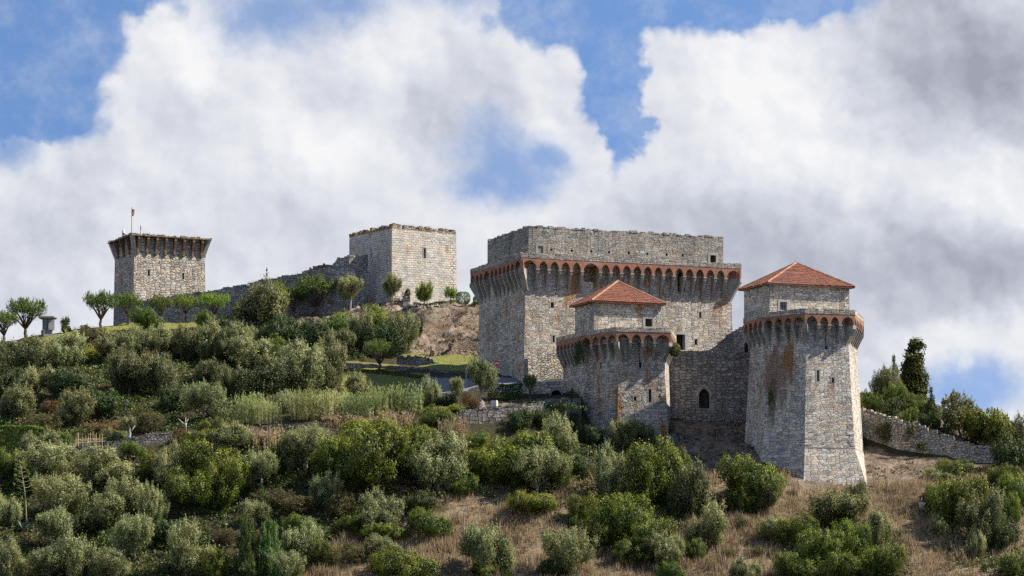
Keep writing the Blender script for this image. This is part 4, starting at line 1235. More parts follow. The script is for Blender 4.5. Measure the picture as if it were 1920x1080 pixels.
def build_protos():
    for s in range(8):      # silver olives: upright tufts
        lb = rlobes(20 + s, 7, .25, .58, .38, .30)
        proto('olive', 'olive', lb, low=.04, seed=40 + s, clumps=125, per=78, ln=.034, wd=.016, flat=.25, sig=.046, jit=.42, shoots=95, shoot_len=.13, trunk=dict(trunk_r=.035, fork=.24, gnarl=.02), barkmat='olivebark')
    for s in range(2):      # olives standing on a visible trunk
        lb = rlobes(60 + s, 7, .26, .66, .36, .16)
        proto('olivetree', 'olive', lb, low=.34, seed=70 + s, clumps=110, per=74, ln=.036, wd=.017, flat=.25, sig=.046, jit=.42, shoots=120, shoot_len=.12, trunk=dict(trunk_r=.042, fork=.42, lean=-.08, gnarl=.05), barkmat='olivebark')
    for s in range(5):
        lb = rlobes(80 + s, 8, .26, .55, .40, .26)
        proto('olivedark', 'olivedark', lb, low=.02, seed=90 + s, clumps=125, per=74, ln=.036, wd=.017, flat=.25, sig=.048, jit=.42, shoots=130, shoot_len=.12, trunk=dict(trunk_r=.035, fork=.22), barkmat='bark')
    for s in range(8):      # glossy domes that reach the ground
        lb = rlobes(110 + s, 12, .27, .42, .44, .30, zmin=-.05)
        proto('mastic', 'mastic', lb, low=-.06, seed=120 + s, clumps=180, per=74, ln=.026, wd=.017, sig=.042, flat=.25, jit=.4, shoots=60, shoot_len=.04, tipp=.3)
    for s in range(3):
        lb = rlobes(140 + s, 10, .27, .45, .40, .28, zmin=-.05)
        proto('bright', 'bright', lb, low=-.05, seed=150 + s, clumps=150, per=70, ln=.03, wd=.018, flat=.3, sig=.045, jit=.4, shoots=90, shoot_len=.06, tipp=.3)
    for s in range(3):
        lb = rlobes(170 + s, 10, .28, .45, .40, .28, zmin=-.05)
        proto('dark', 'dark', lb, low=-.05, seed=180 + s, clumps=240, per=40, ln=.03, wd=.02, sig=.042, jit=.42, shoots=50, shoot_len=.05, tipp=.12)
    for s in range(2):
        lb = rlobes(200 + s, 9, .26, .42, .40, .26, zmin=-.05)
        proto('brown', 'brown', lb, low=-.04, seed=210 + s, clumps=170, per=30, ln=.04, wd=.018, sig=.05, jit=1.0, shoots=80, shoot_len=.10, tipp=.25)
        proto('rust', 'rust', lb, low=-.04, seed=215 + s, clumps=150, per=30, ln=.045, wd=.018, sig=.05, jit=1.0, shoots=80, shoot_len=.10, tipp=.25)
        proto('yellow', 'yellow', lb, low=-.04, seed=218 + s, clumps=130, per=30, ln=.05, wd=.025, sig=.05, jit=.9, shoots=60, shoot_len=.10)
    for s in range(4):      # umbrella-pruned trees with V limbs
        n = 9; lb = [((.42 * math.cos(2 * math.pi * i / n), .42 * math.sin(2 * math.pi * i / n), .66 + .07 * math.sin(i * 2.3 + s)), (.19, .19, .12)) for i in range(n)]
        lb += [((.2 * math.cos(2 * math.pi * i / 5 + s), .2 * math.sin(2 * math.pi * i / 5 + s), .72), (.2, .2, .13)) for i in range(5)] + [((0, 0, .74), (.2, .2, .13))]
        proto('umbrella', 'umbrella', lb, low=.53, inner=.1, seed=230 + s, clumps=170, per=30, ln=.045, wd=.014, sig=.042, jit=.8, shoots=190, shoot_len=.12, trunk=dict(trunk_r=.044, fork=.25, lean=.02 * (s - 1)), lm=lb[:9:1] + lb[9:12])
        proto('umbrellafresh', 'fresh', lb, low=.54, inner=.1, seed=240 + s, clumps=140, per=28, ln=.045, wd=.015, sig=.045, jit=.8, shoots=190, shoot_len=.13, trunk=dict(trunk_r=.036, fork=.32), lm=lb[:9:1] + lb[9:12])
    for s in range(3):      # small fountain-shaped garden trees
        lb = rlobes(260 + s, 6, .26, .66, .25, .14)
        proto('fresh', 'fresh', lb, low=.30, seed=270 + s, clumps=110, per=34, ln=.055, wd=.018, sig=.05, jit=.9, shoots=130, shoot_len=.20, trunk=dict(trunk_r=.03, fork=.36))
    lb = rlobes(281, 6, .2, .7, .24, .2)
    proto('sapling', 'olive', lb, low=.3, seed=282, clumps=40, per=16, ln=.07, wd=.03, sig=.06, jit=1, shoots=25, shoot_len=.16, trunk=dict(trunk_r=.018, fork=.4), barkmat='olivebark')
    for s in range(2):      # loose grey trees
        lb = rlobes(290 + s, 9, .2, .62, .34, .28)
        proto('loose', 'olivedark', lb, low=.16, seed=295 + s, clumps=120, per=26, ln=.05, wd=.024, sig=.05, jit=1, shoots=110, shoot_len=.12, trunk=dict(trunk_r=.035, fork=.26, lean=.06))
    for s in range(2):      # broad round tree
        lb = rlobes(300 + s, 11, .26, .6, .38, .2)
        proto('oak', 'mastic', lb, low=.12, seed=305 + s, clumps=240, per=40, ln=.03, wd=.02, sig=.042, jit=.42, shoots=50, shoot_len=.05, tipp=.3, trunk=dict(trunk_r=.035, fork=.24))
    for s in range(2):      # ivy-clad leaning spire
        lb = [((.10 * math.sin(t * 5 + s) * t + .12 * t, .05 * math.cos(t * 4), .08 + t * .84), (.21 * (1.2 - .72 * t), .21 * (1.2 - .72 * t), .11)) for t in np.linspace(0, 1, 9)]
        proto('ivytree', 'ivy', lb, low=-.02, seed=310 + s, clumps=260, per=30, ln=.035, wd=.025, sig=.036, jit=.8, shoots=30, shoot_len=.04, tipp=.3)
    for s in range(2):      # narrow conifer
        lb = [((.02 * math.sin(t * 9), .02 * math.cos(t * 9), .06 + t * .84), (.30 * (1.05 - t) + .03, .30 * (1.05 - t) + .03, .12)) for t in np.linspace(0, 1, 9)]
        proto('conifer', 'dark', lb, low=-.02, seed=320 + s, clumps=220, per=28, ln=.04, wd=.014, sig=.035, jit=.9, shoots=120, shoot_len=.07)
    for s in range(2):      # young pines: tufts of needles on rising branches
        lb = []
        r = random.Random(330 + s)
        for i in range(16):
            t = i / 15; a = i * 2.4 + s; q = .40 * (1.05 - t) + .05
            lb.append(((q * math.cos(a), q * math.sin(a), .12 + .78 * t), (.19 * (1.1 - .5 * t), .19 * (1.1 - .5 * t), .11)))
        proto('pine', 'pine', lb, low=.0, seed=335 + s, clumps=230, per=28, ln=.055, wd=.012, sig=.036, jit=.7, shoots=330, shoot_len=.11, trunk=dict(trunk_r=.025, fork=.55), lm=lb[4:12])
    g = np.random.default_rng(5)
    for s in range(4):      # giant reeds
        co, cl = [], []
        n = 230
        for i in range(n):
            x, y = g.uniform(-.5, .5, 2); h = g.uniform(.6, 1.0) * (1 - .25 * abs(x)); ln_ = g.normal(0, .05, 2)
            m = 9; t = np.sort(g.uniform(.12, 1, m)); base = np.stack([x + ln_[0] * t, y + ln_[1] * t, h * t], 1)
            co.append(np.array([[[x - .004, y, 0], [x + .004, y, 0], [x + ln_[0] + .003, y + ln_[1], h], [x + ln_[0] - .003, y + ln_[1], h]]])); cl.append(np.array([[.8, .8]]))
            a = g.uniform(0, 2 * math.pi, m); d = np.stack([np.cos(a), np.sin(a), np.full(m, 1.6)], 1); d = nrm(d); le = g.uniform(.10, .2, (m, 1))
            mid = base + d * le * .55; tip = mid + (d * [1, 1, .1] - [0, 0, .12]) * le * .55
            w = np.cross(d, [0, 0, 1.0]); w = nrm(w) * .012
            co.append(np.stack([base, mid + w, tip, mid - w], 1)); cl.append(np.stack([g.uniform(.2, 1, m), (g.random(m) < .25 + .3 * (t < .45)) * g.uniform(.3, 1, m)], 1))
        co = np.concatenate(co); PROTO.setdefault('reed', []).append((quads_mesh('reed_stand', co, np.concatenate(cl), L['reed']), None))
    for s in range(3):      # dry weed stalks
        co, cl = [], []
        for i in range(80):
            x, y = g.uniform(-.5, .5, 2); h = g.uniform(.5, 1.0); l2 = g.normal(0, .08, 2); w = .012
            co.append(np.array([[[x - w, y, 0], [x + w, y, 0], [x + l2[0] + w * .5, y + l2[1], h], [x + l2[0] - w * .5, y + l2[1], h]]])); cl.append(np.array([[g.uniform(0, 1), g.uniform(0, .5)]]))
            m = 5; t = g.uniform(.5, 1, m); b = np.stack([x + l2[0] * t, y + l2[1] * t, h * t], 1); d = nrm(g.normal(size=(m, 3)) + [0, 0, 1.2]); q = nrm(np.cross(d, g.normal(size=(m, 3)))) * .018
            co.append(np.stack([b, b + d * .06 + q, b + d * .11, b + d * .06 - q], 1)); cl.append(np.stack([g.uniform(0, 1, m), g.uniform(0, .6, m)], 1))
        PROTO.setdefault('straw', []).append((quads_mesh('dry_stalks', np.concatenate(co), np.concatenate(cl), L['straw']), None))


KIND = {   # name, category, group
    'olive': ('olive_tree', 'olive tree', 'silvery olive trees on the castle hill'), 'olivetree': ('olive_tree', 'olive tree', 'silvery olive trees on the castle hill'),
    'olivedark': ('wild_olive', 'olive tree', 'dull dark olives on the shaded slope'), 'mastic': ('mastic_shrub', 'shrub', 'dense glossy shrubs on the castle hill'),
    'bright': ('green_shrub', 'shrub', 'bright green shrubs on the castle hill'), 'dark': ('evergreen_shrub', 'shrub', 'dark evergreen shrubs on the castle hill'),
    'brown': ('dry_shrub', 'shrub', 'brownish dry shrubs'), 'rust': ('withered_shrub', 'shrub', 'rusty withered shrubs'), 'yellow': ('yellow_shrub', 'shrub', 'yellow-leaved plants'),
    'umbrella': ('umbrella_tree', 'tree', 'umbrella-pruned trees along the crest'), 'umbrellafresh': ('umbrella_tree', 'tree', 'umbrella-pruned trees along the crest'),
    'fresh': ('garden_tree', 'tree', 'small fountain-shaped garden trees'), 'sapling': ('sapling', 'tree', None), 'loose': ('grey_tree', 'tree', 'loose grey-leaved trees'),
    'oak': ('round_tree', 'tree', 'broad round trees right of the castle'), 'ivytree': ('ivy_clad_tree', 'tree', None), 'conifer': ('conifer_tree', 'tree', 'narrow dark conifers'),
    'pine': ('pine_tree', 'pine', 'young pines on the lower slope'), 'reed': ('reed_clump', 'reeds', 'giant reed clumps on the terrace'), 'straw': ('dry_weed_clump', 'weeds', 'dry weed clumps')}
USE = {}


def plant(kind, px, py, w, h, label, dy=0.0):
    v = PROTO[kind]; i = USE.get(kind, rnd.randrange(9)); USE[kind] = i + 1
    cm, tm = v[i % len(v)]
    p = ground(px, py)
    if dy: p = Vector((p.x * (p.y + dy) / p.y, p.y + dy, 0)); p.z = gz(p.x, p.y)
    sc = p.y / F; nm, cat, grp = KIND[kind]
    rot = rnd.choice((rnd.uniform(-.5, .5), rnd.uniform(2.6, 3.6))) if kind in ('ivytree',) else rnd.uniform(0, 6.283)
    sx = w * sc * (1.06 if h < 20 or tm and kind not in ('olive', 'olivedark') or px > 1600 and py < 880 or px > 780 and py > 920 else 1.18); dims = (sx, sx * rnd.uniform(.85, 1.05), h * sc * 1.02)
    if tm is None:
        o = bpy.data.objects.new(nm, cm); col.objects.link(o)
        o.location = p - Vector((0, 0, 0.05)); o.rotation_euler.z = rot; o.scale = dims
        return tag(o, label, cat, grp)
    r = empty(nm, p - Vector((0, 0, 0.05)), label, cat, grp); r.rotation_euler.z = rot; r.scale = dims
    for n_, me in (('crown', cm), ('trunk', tm)):
        o = bpy.data.objects.new(n_, me); col.objects.link(o); o.parent = r
    return r


build_protos()
PLANTS = [
 # crest, far left
 ('umbrella', 49, 633, 68, 72, 'umbrella tree with bare forked limbs left of the stone monument'),
 ('umbrella', 6, 642, 56, 58, 'umbrella tree cut by the left frame edge beside the monument'),
 ('sapling', 122, 622, 22, 30, 'thin wispy sapling rising behind the clipped ball bush'),
 ('umbrella', 189, 615, 56, 68, 'tall umbrella tree standing clear against the sky left of the flared tower'),
 ('umbrella', 240, 608, 50, 59, 'umbrella tree in front of the lower corner of the flared tower'),
 ('umbrella', 300, 606, 44, 52, 'low umbrella tree half behind the round bush before the curtain wall'),
 ('umbrellafresh', 348, 602, 46, 50, 'light green umbrella tree beside the pale wooden frame'),
 ('umbrellafresh', 402, 599, 53, 58, 'yellow-green umbrella tree against the curtain wall, right of the wooden frame'),
 ('fresh', 452, 600, 24, 42, 'small yellow-green tree squeezed left of the big dark olive at the curtain wall'),
 ('bright', 275, 620, 56, 42, 'big round dull-green bush on the crest below the flared tower'),
 ('bright', 386, 617, 40, 34, 'loose light bush below the yellow-green umbrella tree'),
 ('dark', 428, 632, 66, 42, 'dark spreading shrub left of the big olive under the curtain wall'),
 ('fresh', 510, 606, 56, 75, 'bright yellow-green tree rising behind the big olive at the curtain wall'),
 ('olivedark', 492, 622, 92, 88, 'big rounded olive before the middle of the curtain wall'),
 ('umbrella', 549, 590, 44, 62, 'slim dark umbrella tree before the curtain wall, left of its wider twin'),
 ('umbrella', 594, 586, 70, 74, 'wide dark umbrella tree before the curtain wall'),
 ('olivetree', 656, 580, 42, 64, 'grey olive with pale trunk against the shaded side of the square tower'),
 ('olivetree', 736, 573, 40, 58, 'grey olive standing at the near corner of the square tower'),
 ('fresh', 795, 563, 33, 48, 'bright fountain-shaped tree right of the square tower doorway'),
 ('fresh', 845, 560, 22, 30, 'smaller bright tree near the right corner of the square tower'),
 # bank under the curtain wall
 ('dark', 520, 655, 70, 60, 'dark evergreen mound below the big olive'),
 ('dark', 556, 650, 60, 52, 'dark evergreen mound left of the bright-topped thicket'),
 ('olive', 556, 642, 48, 40, 'pale olive sprig poking out of the dark thicket under the curtain wall'),
 ('bright', 640, 640, 66, 58, 'bright evergreen bush on the bank below the wide dark umbrella tree'),
 ('dark', 600, 660, 70, 55, 'dark bush below the bright evergreen on the bank'),
 ('bright', 712, 640, 70, 64, 'bright green bush between the two grey columnar olives'),
 ('olive', 679, 655, 44, 74, 'grey columnar olive in the thicket below the square tower'),
 ('dark', 720, 668, 60, 60, 'dark bush filling the hollow between the grey columnar olives'),
 ('olive', 760, 658, 46, 72, 'grey-green columnar olive at the edge of the bare slope'),
 ('dark', 782, 632, 22, 42, 'narrow dark bush tucked behind the columnar olive at the bare slope'),
 ('umbrella', 711, 697, 64, 60, 'dark flat-topped tree with bare limbs by the roadside wall'),
 ('olivedark', 640, 668, 46, 50, 'dull olive left of the grey columnar olive on the bank'),
 # shaded hillside, left
 ('olivedark', 44, 698, 90, 62, 'dull brown-green olive thicket at the left edge below the crest'),
 ('olive', 124, 692, 70, 72, 'tall soft olive right under the clipped ball bush'),
 ('brown', 170, 648, 56, 36, 'brown-green bush on the lip of the grassy crest'),
 ('yellow', 172, 678, 38, 34, 'yellow-flowering broom between the olives under the crest'),
 ('olivedark', 216, 680, 62, 54, 'olive under the lawn edge, below the tall umbrella tree'),
 ('olive', 262, 670, 48, 56, 'upright olive under the big round bush of the crest'),
 ('olive', 303, 674, 58, 60, 'olive under the lawn, second from the big round bush'),
 ('olivedark', 345, 674, 62, 62, 'olive under the pale wooden frame'),
 ('olive', 390, 678, 66, 74, 'broad olive with yellowish top under the light loose bush'),
 ('olive', 456, 655, 52, 50, 'small pale olive under the left side of the big rounded olive'),
 ('olive', 473, 694, 80, 62, 'domed grey olive two rows below the big rounded olive'),
 ('mastic', 512, 694, 52, 62, 'yellow-edged green dome right behind the domed grey olive'),
 ('olive', 560, 737, 80, 98, 'large yellowish-green olive, left one of the pair left of the dark lawn'),
 ('olive', 612, 736, 66, 110, 'tall grey olive, right one of the pair left of the dark lawn'),
 ('dark', 490, 748, 88, 62, 'flat dark shrub left of the large olive pair'),
 ('dark', 410, 690, 56, 66, 'dark gap-filling shrub between the yellowish-topped olive and the domed olive'),
 ('olivedark', 430, 746, 42, 62, 'straggly brownish olive left of the flat dark shrub'),
 ('olivedark', 388, 720, 50, 44, 'dark olive above the rounded silver olive of the shaded slope'),
 ('olive', 384, 789, 78, 70, 'rounded silver olive alone on the shaded slope right of the lamp post'),
 ('olivedark', 243, 742, 76, 84, 'left half of the great double olive on the shaded slope'),
 ('olivedark', 294, 746, 72, 82, 'right half of the great double olive on the shaded slope'),
 ('olive', 70, 752, 64, 62, 'pale-topped olive on the shaded left slope above the bright hedge'),
 ('dark', 126, 756, 88, 62, 'dark evergreen right of the pale-topped olive on the left slope'),
 ('dark', 24, 740, 60, 50, 'dark evergreen at the left edge above the pale-topped olive'),
 ('olivedark', 32, 778, 64, 52, 'dull olive right above the bright hedge'),
 ('olivedark', 142, 802, 64, 72, 'dull drooping olive above the cane trellis'),
 ('rust', 96, 778, 38, 28, 'small orange-brown shrub between two dull olives on the left slope'),
 ('brown', 84, 812, 64, 36, 'brown shrub behind the end of the bright hedge'),
 ('dark', 190, 780, 60, 50, 'dark shrub left of the lamp post'),
 ('rust', 208, 812, 64, 24, 'low rusty shrub left of the small pruned olive'),
 ('brown', 280, 808, 56, 50, 'brown-green shrub right of the lamp post'),
 ('dark', 330, 770, 50, 44, 'dark shrub between the double olive and the rounded silver olive'),
 ('olive', 213, 829, 44, 28, 'low grey shrub inside the cane trellis'),
 ('yellow', 280, 826, 24, 14, 'low yellow-green weeds by the crumbling terrace wall'),
 ('bright', 116, 836, 30, 26, 'loose green bush between the hedge and the cane trellis'),
 # reed terrace
 ('reed', 472, 792, 52, 60, 'leftmost reed clump, greyish, at the end of the terrace'),
 ('olive', 534, 776, 38, 44, 'small olive bush standing between two reed clumps'),
 ('reed', 500, 795, 42, 46, 'low reed clump next to the leftmost one'),
 ('reed', 572, 788, 52, 62, 'reed clump with straw tops right of the small olive bush'),
 ('reed', 622, 786, 56, 58, 'straw-coloured reed clump in the middle of the terrace'),
 ('olive', 677, 748, 50, 50, 'olive with one tall sprig rising out of the reeds'),
 ('reed', 672, 786, 50, 52, 'reed clump below the olive with one tall sprig'),
 ('reed', 714, 784, 54, 62, 'tall green reed clump left of the last one'),
 ('reed', 762, 780, 54, 64, 'rightmost tall green reed clump'),
 ('olive', 806, 766, 46, 58, 'dark-footed olive at the right end of the reeds beside the lane'),
 ('olive', 856, 742, 24, 34, 'little olive in front of the kerb wall of the lane'),
 ('straw', 640, 800, 60, 28, 'dry stalks below the middle reed clumps'),
 ('straw', 730, 798, 70, 30, 'dry stalks below the right reed clumps'),
 ('straw', 690, 806, 60, 26, 'dry stalks on top of the big glossy thicket'),
 ('straw', 455, 835, 46, 40, 'dry stalks against the half-hidden terrace wall, left end'),
 ('straw', 505, 838, 46, 40, 'dry stalks against the half-hidden terrace wall, right end'),
 ('straw', 862, 836, 30, 62, 'tall grey dead stalks hanging at the left end of the ivy-hung wall'),
 ('straw', 840, 825, 30, 44, 'grey dead stalks left of the tall ones by the ivy-hung wall'),
 # by the lane and terrace wall
 ('olivetree', 903, 764, 52, 92, 'old olive with twisted pale trunk and leaning crown before the lane'),
 ('rust', 884, 768, 34, 30, 'rusty dead shrub left of the old twisted olive'),
 ('dark', 836, 766, 44, 28, 'dark clipped shrub left of the rusty dead shrub'),
 ('yellow', 826, 778, 36, 16, 'yellow-green vine mat at the end of the reeds'),
 ('yellow', 858, 772, 30, 14, 'yellow-green vine mat on the ivy-hung terrace wall'),
 ('bright', 820, 800, 60, 40, 'drab green bush below the yellow vine'),
 ('umbrella', 994, 752, 24, 50, 'slender dark standard tree in front of the retaining wall'),
 ('dark', 976, 806, 44, 40, 'dark ivy mass hanging over the terrace wall'),
 ('dark', 1018, 800, 36, 34, 'dark ivy mass right of the first one on the terrace wall'),
 ('dark', 1076, 772, 34, 40, 'dark ivy climbing the left foot of the shorter beaked tower'),
 # big thicket, centre left
 ('mastic', 700, 912, 130, 110, 'huge glossy thicket below the reeds, central dome'),
 ('mastic', 636, 898, 86, 84, 'left shoulder of the huge glossy thicket below the reeds'),
 ('mastic', 760, 890, 86, 86, 'right shoulder of the huge glossy thicket below the reeds'),
 ('mastic', 690, 842, 110, 58, 'top of the huge glossy thicket under the dry stalks'),
 ('olive', 822, 918, 92, 106, 'big silver olive at the right end of the huge glossy thicket'),
 ('olive', 574, 882, 74, 82, 'silver olive left of the huge glossy thicket'),
 ('olive', 444, 852, 80, 56, 'grey olive under the left end of the terrace wall'),
 ('mastic', 405, 826, 56, 40, 'yellow-green bush right of the dead white stump'),
 ('rust', 342, 832, 38, 28, 'rusty bush at the foot of the dead white stump'),
 ('mastic', 372, 850, 60, 44, 'olive-brown bush below the dead white stump'),
 ('mastic', 520, 880, 44, 56, 'yellow-green bush left of the silver olive by the thicket'),
 ('olive', 490, 912, 64, 66, 'grey olive below the left reed clumps, in front of the thicket'),
 # lower left
 ('bright', 560, 838, 60, 34, 'low fresh green scrub under the straw-topped reed clump'),
 ('olive', 612, 846, 50, 40, 'small pale olive squeezed above the left shoulder of the huge thicket'),
 ('mastic', 780, 838, 70, 44, 'yellow-green scrub above the right shoulder of the huge thicket'),
 ('bright', 250, 858, 46, 30, 'fresh green bush in front of the crumbling terrace wall'),
 ('dark', 1112, 834, 40, 36, 'dark bush at the inner corner between terrace wall and shorter tower'),
 ('bright', 560, 1000, 56, 36, 'fresh green scrub in the dark gully right of the large glossy shrub'),
 ('mastic', 660, 1000, 50, 36, 'small glossy bush left of the sprigged middle olive'),
 ('olive', 480, 985, 50, 46, 'small pale olive above the left young pine'),
 ('bright', 870, 925, 50, 34, 'fresh green low bush right of the big silver thicket olive'),
 ('olive', 78, 852, 60, 48, 'grey olive right behind the red cart'),
 ('olive', 88, 906, 92, 74, 'broad olive in front of the terrace wall below the hedge'),
 ('mastic', 16, 900, 60, 56, 'yellow-green bush at the left edge below the hedge'),
 ('olive', 202, 908, 96, 70, 'broad olive below the crumbling terrace wall'),
 ('mastic', 300, 900, 64, 56, 'green bush below the right end of the crumbling terrace wall'),
 ('olive', 321, 916, 66, 84, 'grey olive in front of the green bush below the terrace wall end'),
 ('mastic', 398, 906, 96, 78, 'large dark glossy shrub left of the reeds, upper part'),
 ('mastic', 360, 950, 90, 72, 'large dark glossy shrub, lower left part, with lit sprigs'),
 ('mastic', 425, 944, 90, 84, 'large dark glossy shrub, right part above the dry gully'),
 ('olive', 462, 905, 46, 44, 'grey olive at the right edge of the large dark glossy shrub'),
 ('olive', 118, 966, 84, 74, 'olive right of the agave flower stalk'),
 ('olive', 6, 985, 60, 58, 'olive cut by the left frame edge beside the agave'),
 ('olive', 216, 972, 88, 76, 'dull olive behind the slim one, left of the large glossy shrub'),
 ('olive', 288, 986, 44, 78, 'slim upright olive left of the large glossy shrub'),
 ('dark', 170, 1000, 70, 50, 'dark shrub in the gap behind the bottom row of olives'),
 ('dark', 60, 920, 60, 50, 'dark shrub behind the agave flower stalk'),
 ('olivetree', 98, 1036, 66, 82, 'thin-trunked olive with two pale stems below the agave'),
 ('olive', 252, 1052, 72, 86, 'bright silver olive in the bottom row, left of centre-left gully'),
 ('olive', 350, 1078, 74, 98, 'silver olive with a side tuft in the bottom row'),
 ('mastic', 402, 1088, 62, 58, 'yellow-green glossy bush right of the tufted silver olive'),
 ('dark', 310, 1020, 56, 44, 'dark shrub between two bottom-row silver olives'),
 ('olive', 12, 1092, 54, 80, 'silver olive in the bottom left corner'),
 ('olive', 92, 1092, 70, 66, 'low olive in the bottom row right of the corner one'),
 ('olive', 152, 1092, 80, 96, 'tall-topped olive in the bottom row below the thin-trunked one'),
 ('olive', 205, 1094, 64, 64, 'low olive on the bottom frame edge left of the bright silver one'),
 ('pine', 464, 1090, 64, 122, 'young green pine on the bottom edge, left of its twin'),
 ('pine', 508, 1092, 60, 112, 'young green pine on the bottom edge, right of its twin'),
 ('olive', 562, 1054, 66, 76, 'silver olive right of the young pines'),
 ('olive', 540, 1094, 56, 60, 'low silver olive at the foot of the young pines'),
 ('mastic', 606, 1066, 42, 52, 'small yellow-green bush right of the olive by the pines'),
 ('brown', 548, 958, 78, 42, 'brownish scrub above the young pines'),
 ('brown', 420, 1020, 44, 30, 'dry brown scrub left of the young pines'),
 ('brown', 622, 1060, 40, 34, 'dry brown scrub right of the small yellow-green bush'),
 # lower centre
 ('olive', 610, 952, 56, 66, 'silver olive in the gully below the huge thicket'),
 ('brown', 640, 968, 54, 46, 'yellow-brown bush right of the silver gully olive'),
 ('dark', 790, 962, 64, 42, 'dark low shrub under the big silver olive'),
 ('olive', 706, 1002, 78, 84, 'silver olive with pointed sprigs in the middle of the slope'),
 ('mastic', 722, 1016, 78, 34, 'low bright bush at the foot of the sprigged olive'),
 ('mastic', 806, 1006, 96, 52, 'low bright green dome at the edge of the dry grass'),
 ('brown', 664, 1052, 46, 40, 'drab yellow bush left of the wide green dome at the bottom edge'),
 ('olive', 716, 1048, 60, 46, 'pale olive sprigs above the wide green dome'),
 ('mastic', 760, 1088, 120, 58, 'wide green dome on the bottom edge, centre left'),
 ('olive', 904, 1078, 94, 92, 'mixed grey olive clump in the dry grass, bottom centre'),
 ('mastic', 908, 1088, 56, 34, 'bright green bush at the foot of the mixed olive clump'),
 ('olive', 1066, 1076, 92, 84, 'silver olive alone in the dry grass, bottom middle'),
 ('dark', 1040, 1082, 60, 36, 'dark skirt of shrub under the lone silver olive'),
 ('bright', 887, 842, 48, 32, 'round green bush left of the big domed evergreen'),
 ('mastic', 950, 906, 124, 92, 'big domed evergreen below the terrace wall'),
 ('mastic', 905, 905, 66, 62, 'left skirt of the big domed evergreen'),
 ('olive', 1042, 868, 82, 88, 'tall silver olive behind the big domed evergreen'),
 ('olive', 1008, 932, 96, 92, 'grey olive in front of the big domed evergreen'),
 ('mastic', 1046, 912, 58, 60, 'green bush between the two olives at the domed evergreen'),
 ('mastic', 990, 965, 92, 42, 'low green bush in the dry grass under the domed evergreen'),
 ('dark', 1085, 895, 42, 44, 'dark bush left of the small dark plaque'),
 ('olive', 1142, 938, 76, 104, 'tall silver olive in front of the shorter tower, left of the bright dome'),
 ('mastic', 1228, 942, 116, 116, 'great bright dome bush below the shorter beaked tower'),
 ('mastic', 1268, 930, 60, 84, 'right flank of the great bright dome bush'),
 ('olive', 1168, 842, 56, 56, 'olive against the foot of the shorter beaked tower'),
 ('olive', 1206, 836, 52, 44, 'yellow-tinged olive right of the one at the shorter tower foot'),
 ('olivedark', 1292, 972, 88, 98, 'dull grey olive right of the great bright dome'),
 ('mastic', 1097, 978, 62, 54, 'olive-green bush above the long slanting thicket'),
 ('bright', 1082, 988, 36, 26, 'tiny bright bush under the olive-green one'),
 ('mastic', 1165, 1020, 120, 92, 'long slanting thicket in the dry grass, upper part'),
 ('mastic', 1222, 1044, 90, 76, 'long slanting thicket in the dry grass, lower right part'),
 ('mastic', 1130, 1030, 66, 56, 'long slanting thicket, dark left part'),
 ('olive', 1152, 990, 46, 50, 'pale olive sprigs growing through the long slanting thicket'),
 ('mastic', 1196, 1054, 92, 48, 'bright low front of the long slanting thicket'),
 ('olive', 1250, 1064, 66, 70, 'silver olive at the lower end of the slanting thicket'),
 ('bright', 1256, 1090, 58, 36, 'bright bush on the bottom edge below the slanting thicket olive'),
 ('bright', 1298, 1050, 44, 40, 'bright bush between two olives right of the slanting thicket'),
 ('olive', 1324, 1030, 76, 86, 'pale olive on the dry slope below the flared base of the taller tower'),
 # lower right
 ('mastic', 1412, 948, 112, 90, 'bright dense round tree-like shrub left of the taller tower base'),
 ('mastic', 1385, 962, 62, 60, 'bright lower lobe bush left of the grey olive at the round shrub'),
 ('olivedark', 1434, 965, 48, 74, 'narrow grey olive in front of the bright round shrub'),
 ('olive', 1446, 1016, 58, 46, 'small pale olive left of the brownish bush'),
 ('mastic', 1496, 1026, 76, 60, 'brownish-green bush right of the small pale olive'),
 ('olivedark', 1566, 990, 104, 68, 'broad dull olive below the taller tower base'),
 ('olivedark', 1606, 970, 54, 66, 'upright grey olive directly under the right corner of the tower base'),
 ('olive', 1650, 1036, 58, 78, 'greenish olive right of the broad dull olive'),
 ('olivedark', 1610, 1020, 60, 44, 'dark olive between the broad one and the greenish one'),
 ('mastic', 1535, 1072, 84, 76, 'dark bumpy thicket bottom right, left hump'),
 ('mastic', 1592, 1062, 80, 84, 'dark bumpy thicket bottom right, high middle hump'),
 ('mastic', 1650, 1092, 84, 70, 'dark bumpy thicket bottom right, right hump'),
 ('mastic', 1490, 1094, 76, 56, 'dark bumpy thicket bottom right, low left skirt'),
 ('mastic', 1580, 1096, 90, 58, 'dark bumpy thicket bottom right, front skirt'),
 ('brown', 1393, 990, 28, 24, 'small yellowish bush in the dry grass below the round shrub'),
 ('brown', 1366, 1050, 26, 22, 'tiny drab bush in the dry grass, left of the pale sprig'),
 ('olive', 1398, 1090, 56, 44, 'pale olive sprig on the bottom edge, right of centre'),
 ('brown', 1420, 1042, 30, 20, 'tiny brown bush above the pale bottom sprig'),
 ('mastic', 1794, 992, 112, 96, 'large round bush by the little lantern pillar'),
 ('mastic', 1760, 960, 54, 52, 'left upper lobe bush beside the lantern pillar'),
 ('olivedark', 1842, 1022, 84, 100, 'grey olive against the large round bush on the right'),
 ('bright', 1890, 985, 44, 60, 'bright yellow-green bush behind the grey olive on the right'),
 ('olive', 1758, 1008, 34, 42, 'tiny pale olive at the left foot of the large round bush'),
 ('olive', 1830, 1042, 46, 52, 'small pale olive in front of the grey olive on the right'),
 ('dark', 1880, 1030, 56, 60, 'dark bush at the right frame edge beside the grey olive'),
 ('mastic', 1790, 894, 66, 32, 'low green bush under the middle of the garden wall'),
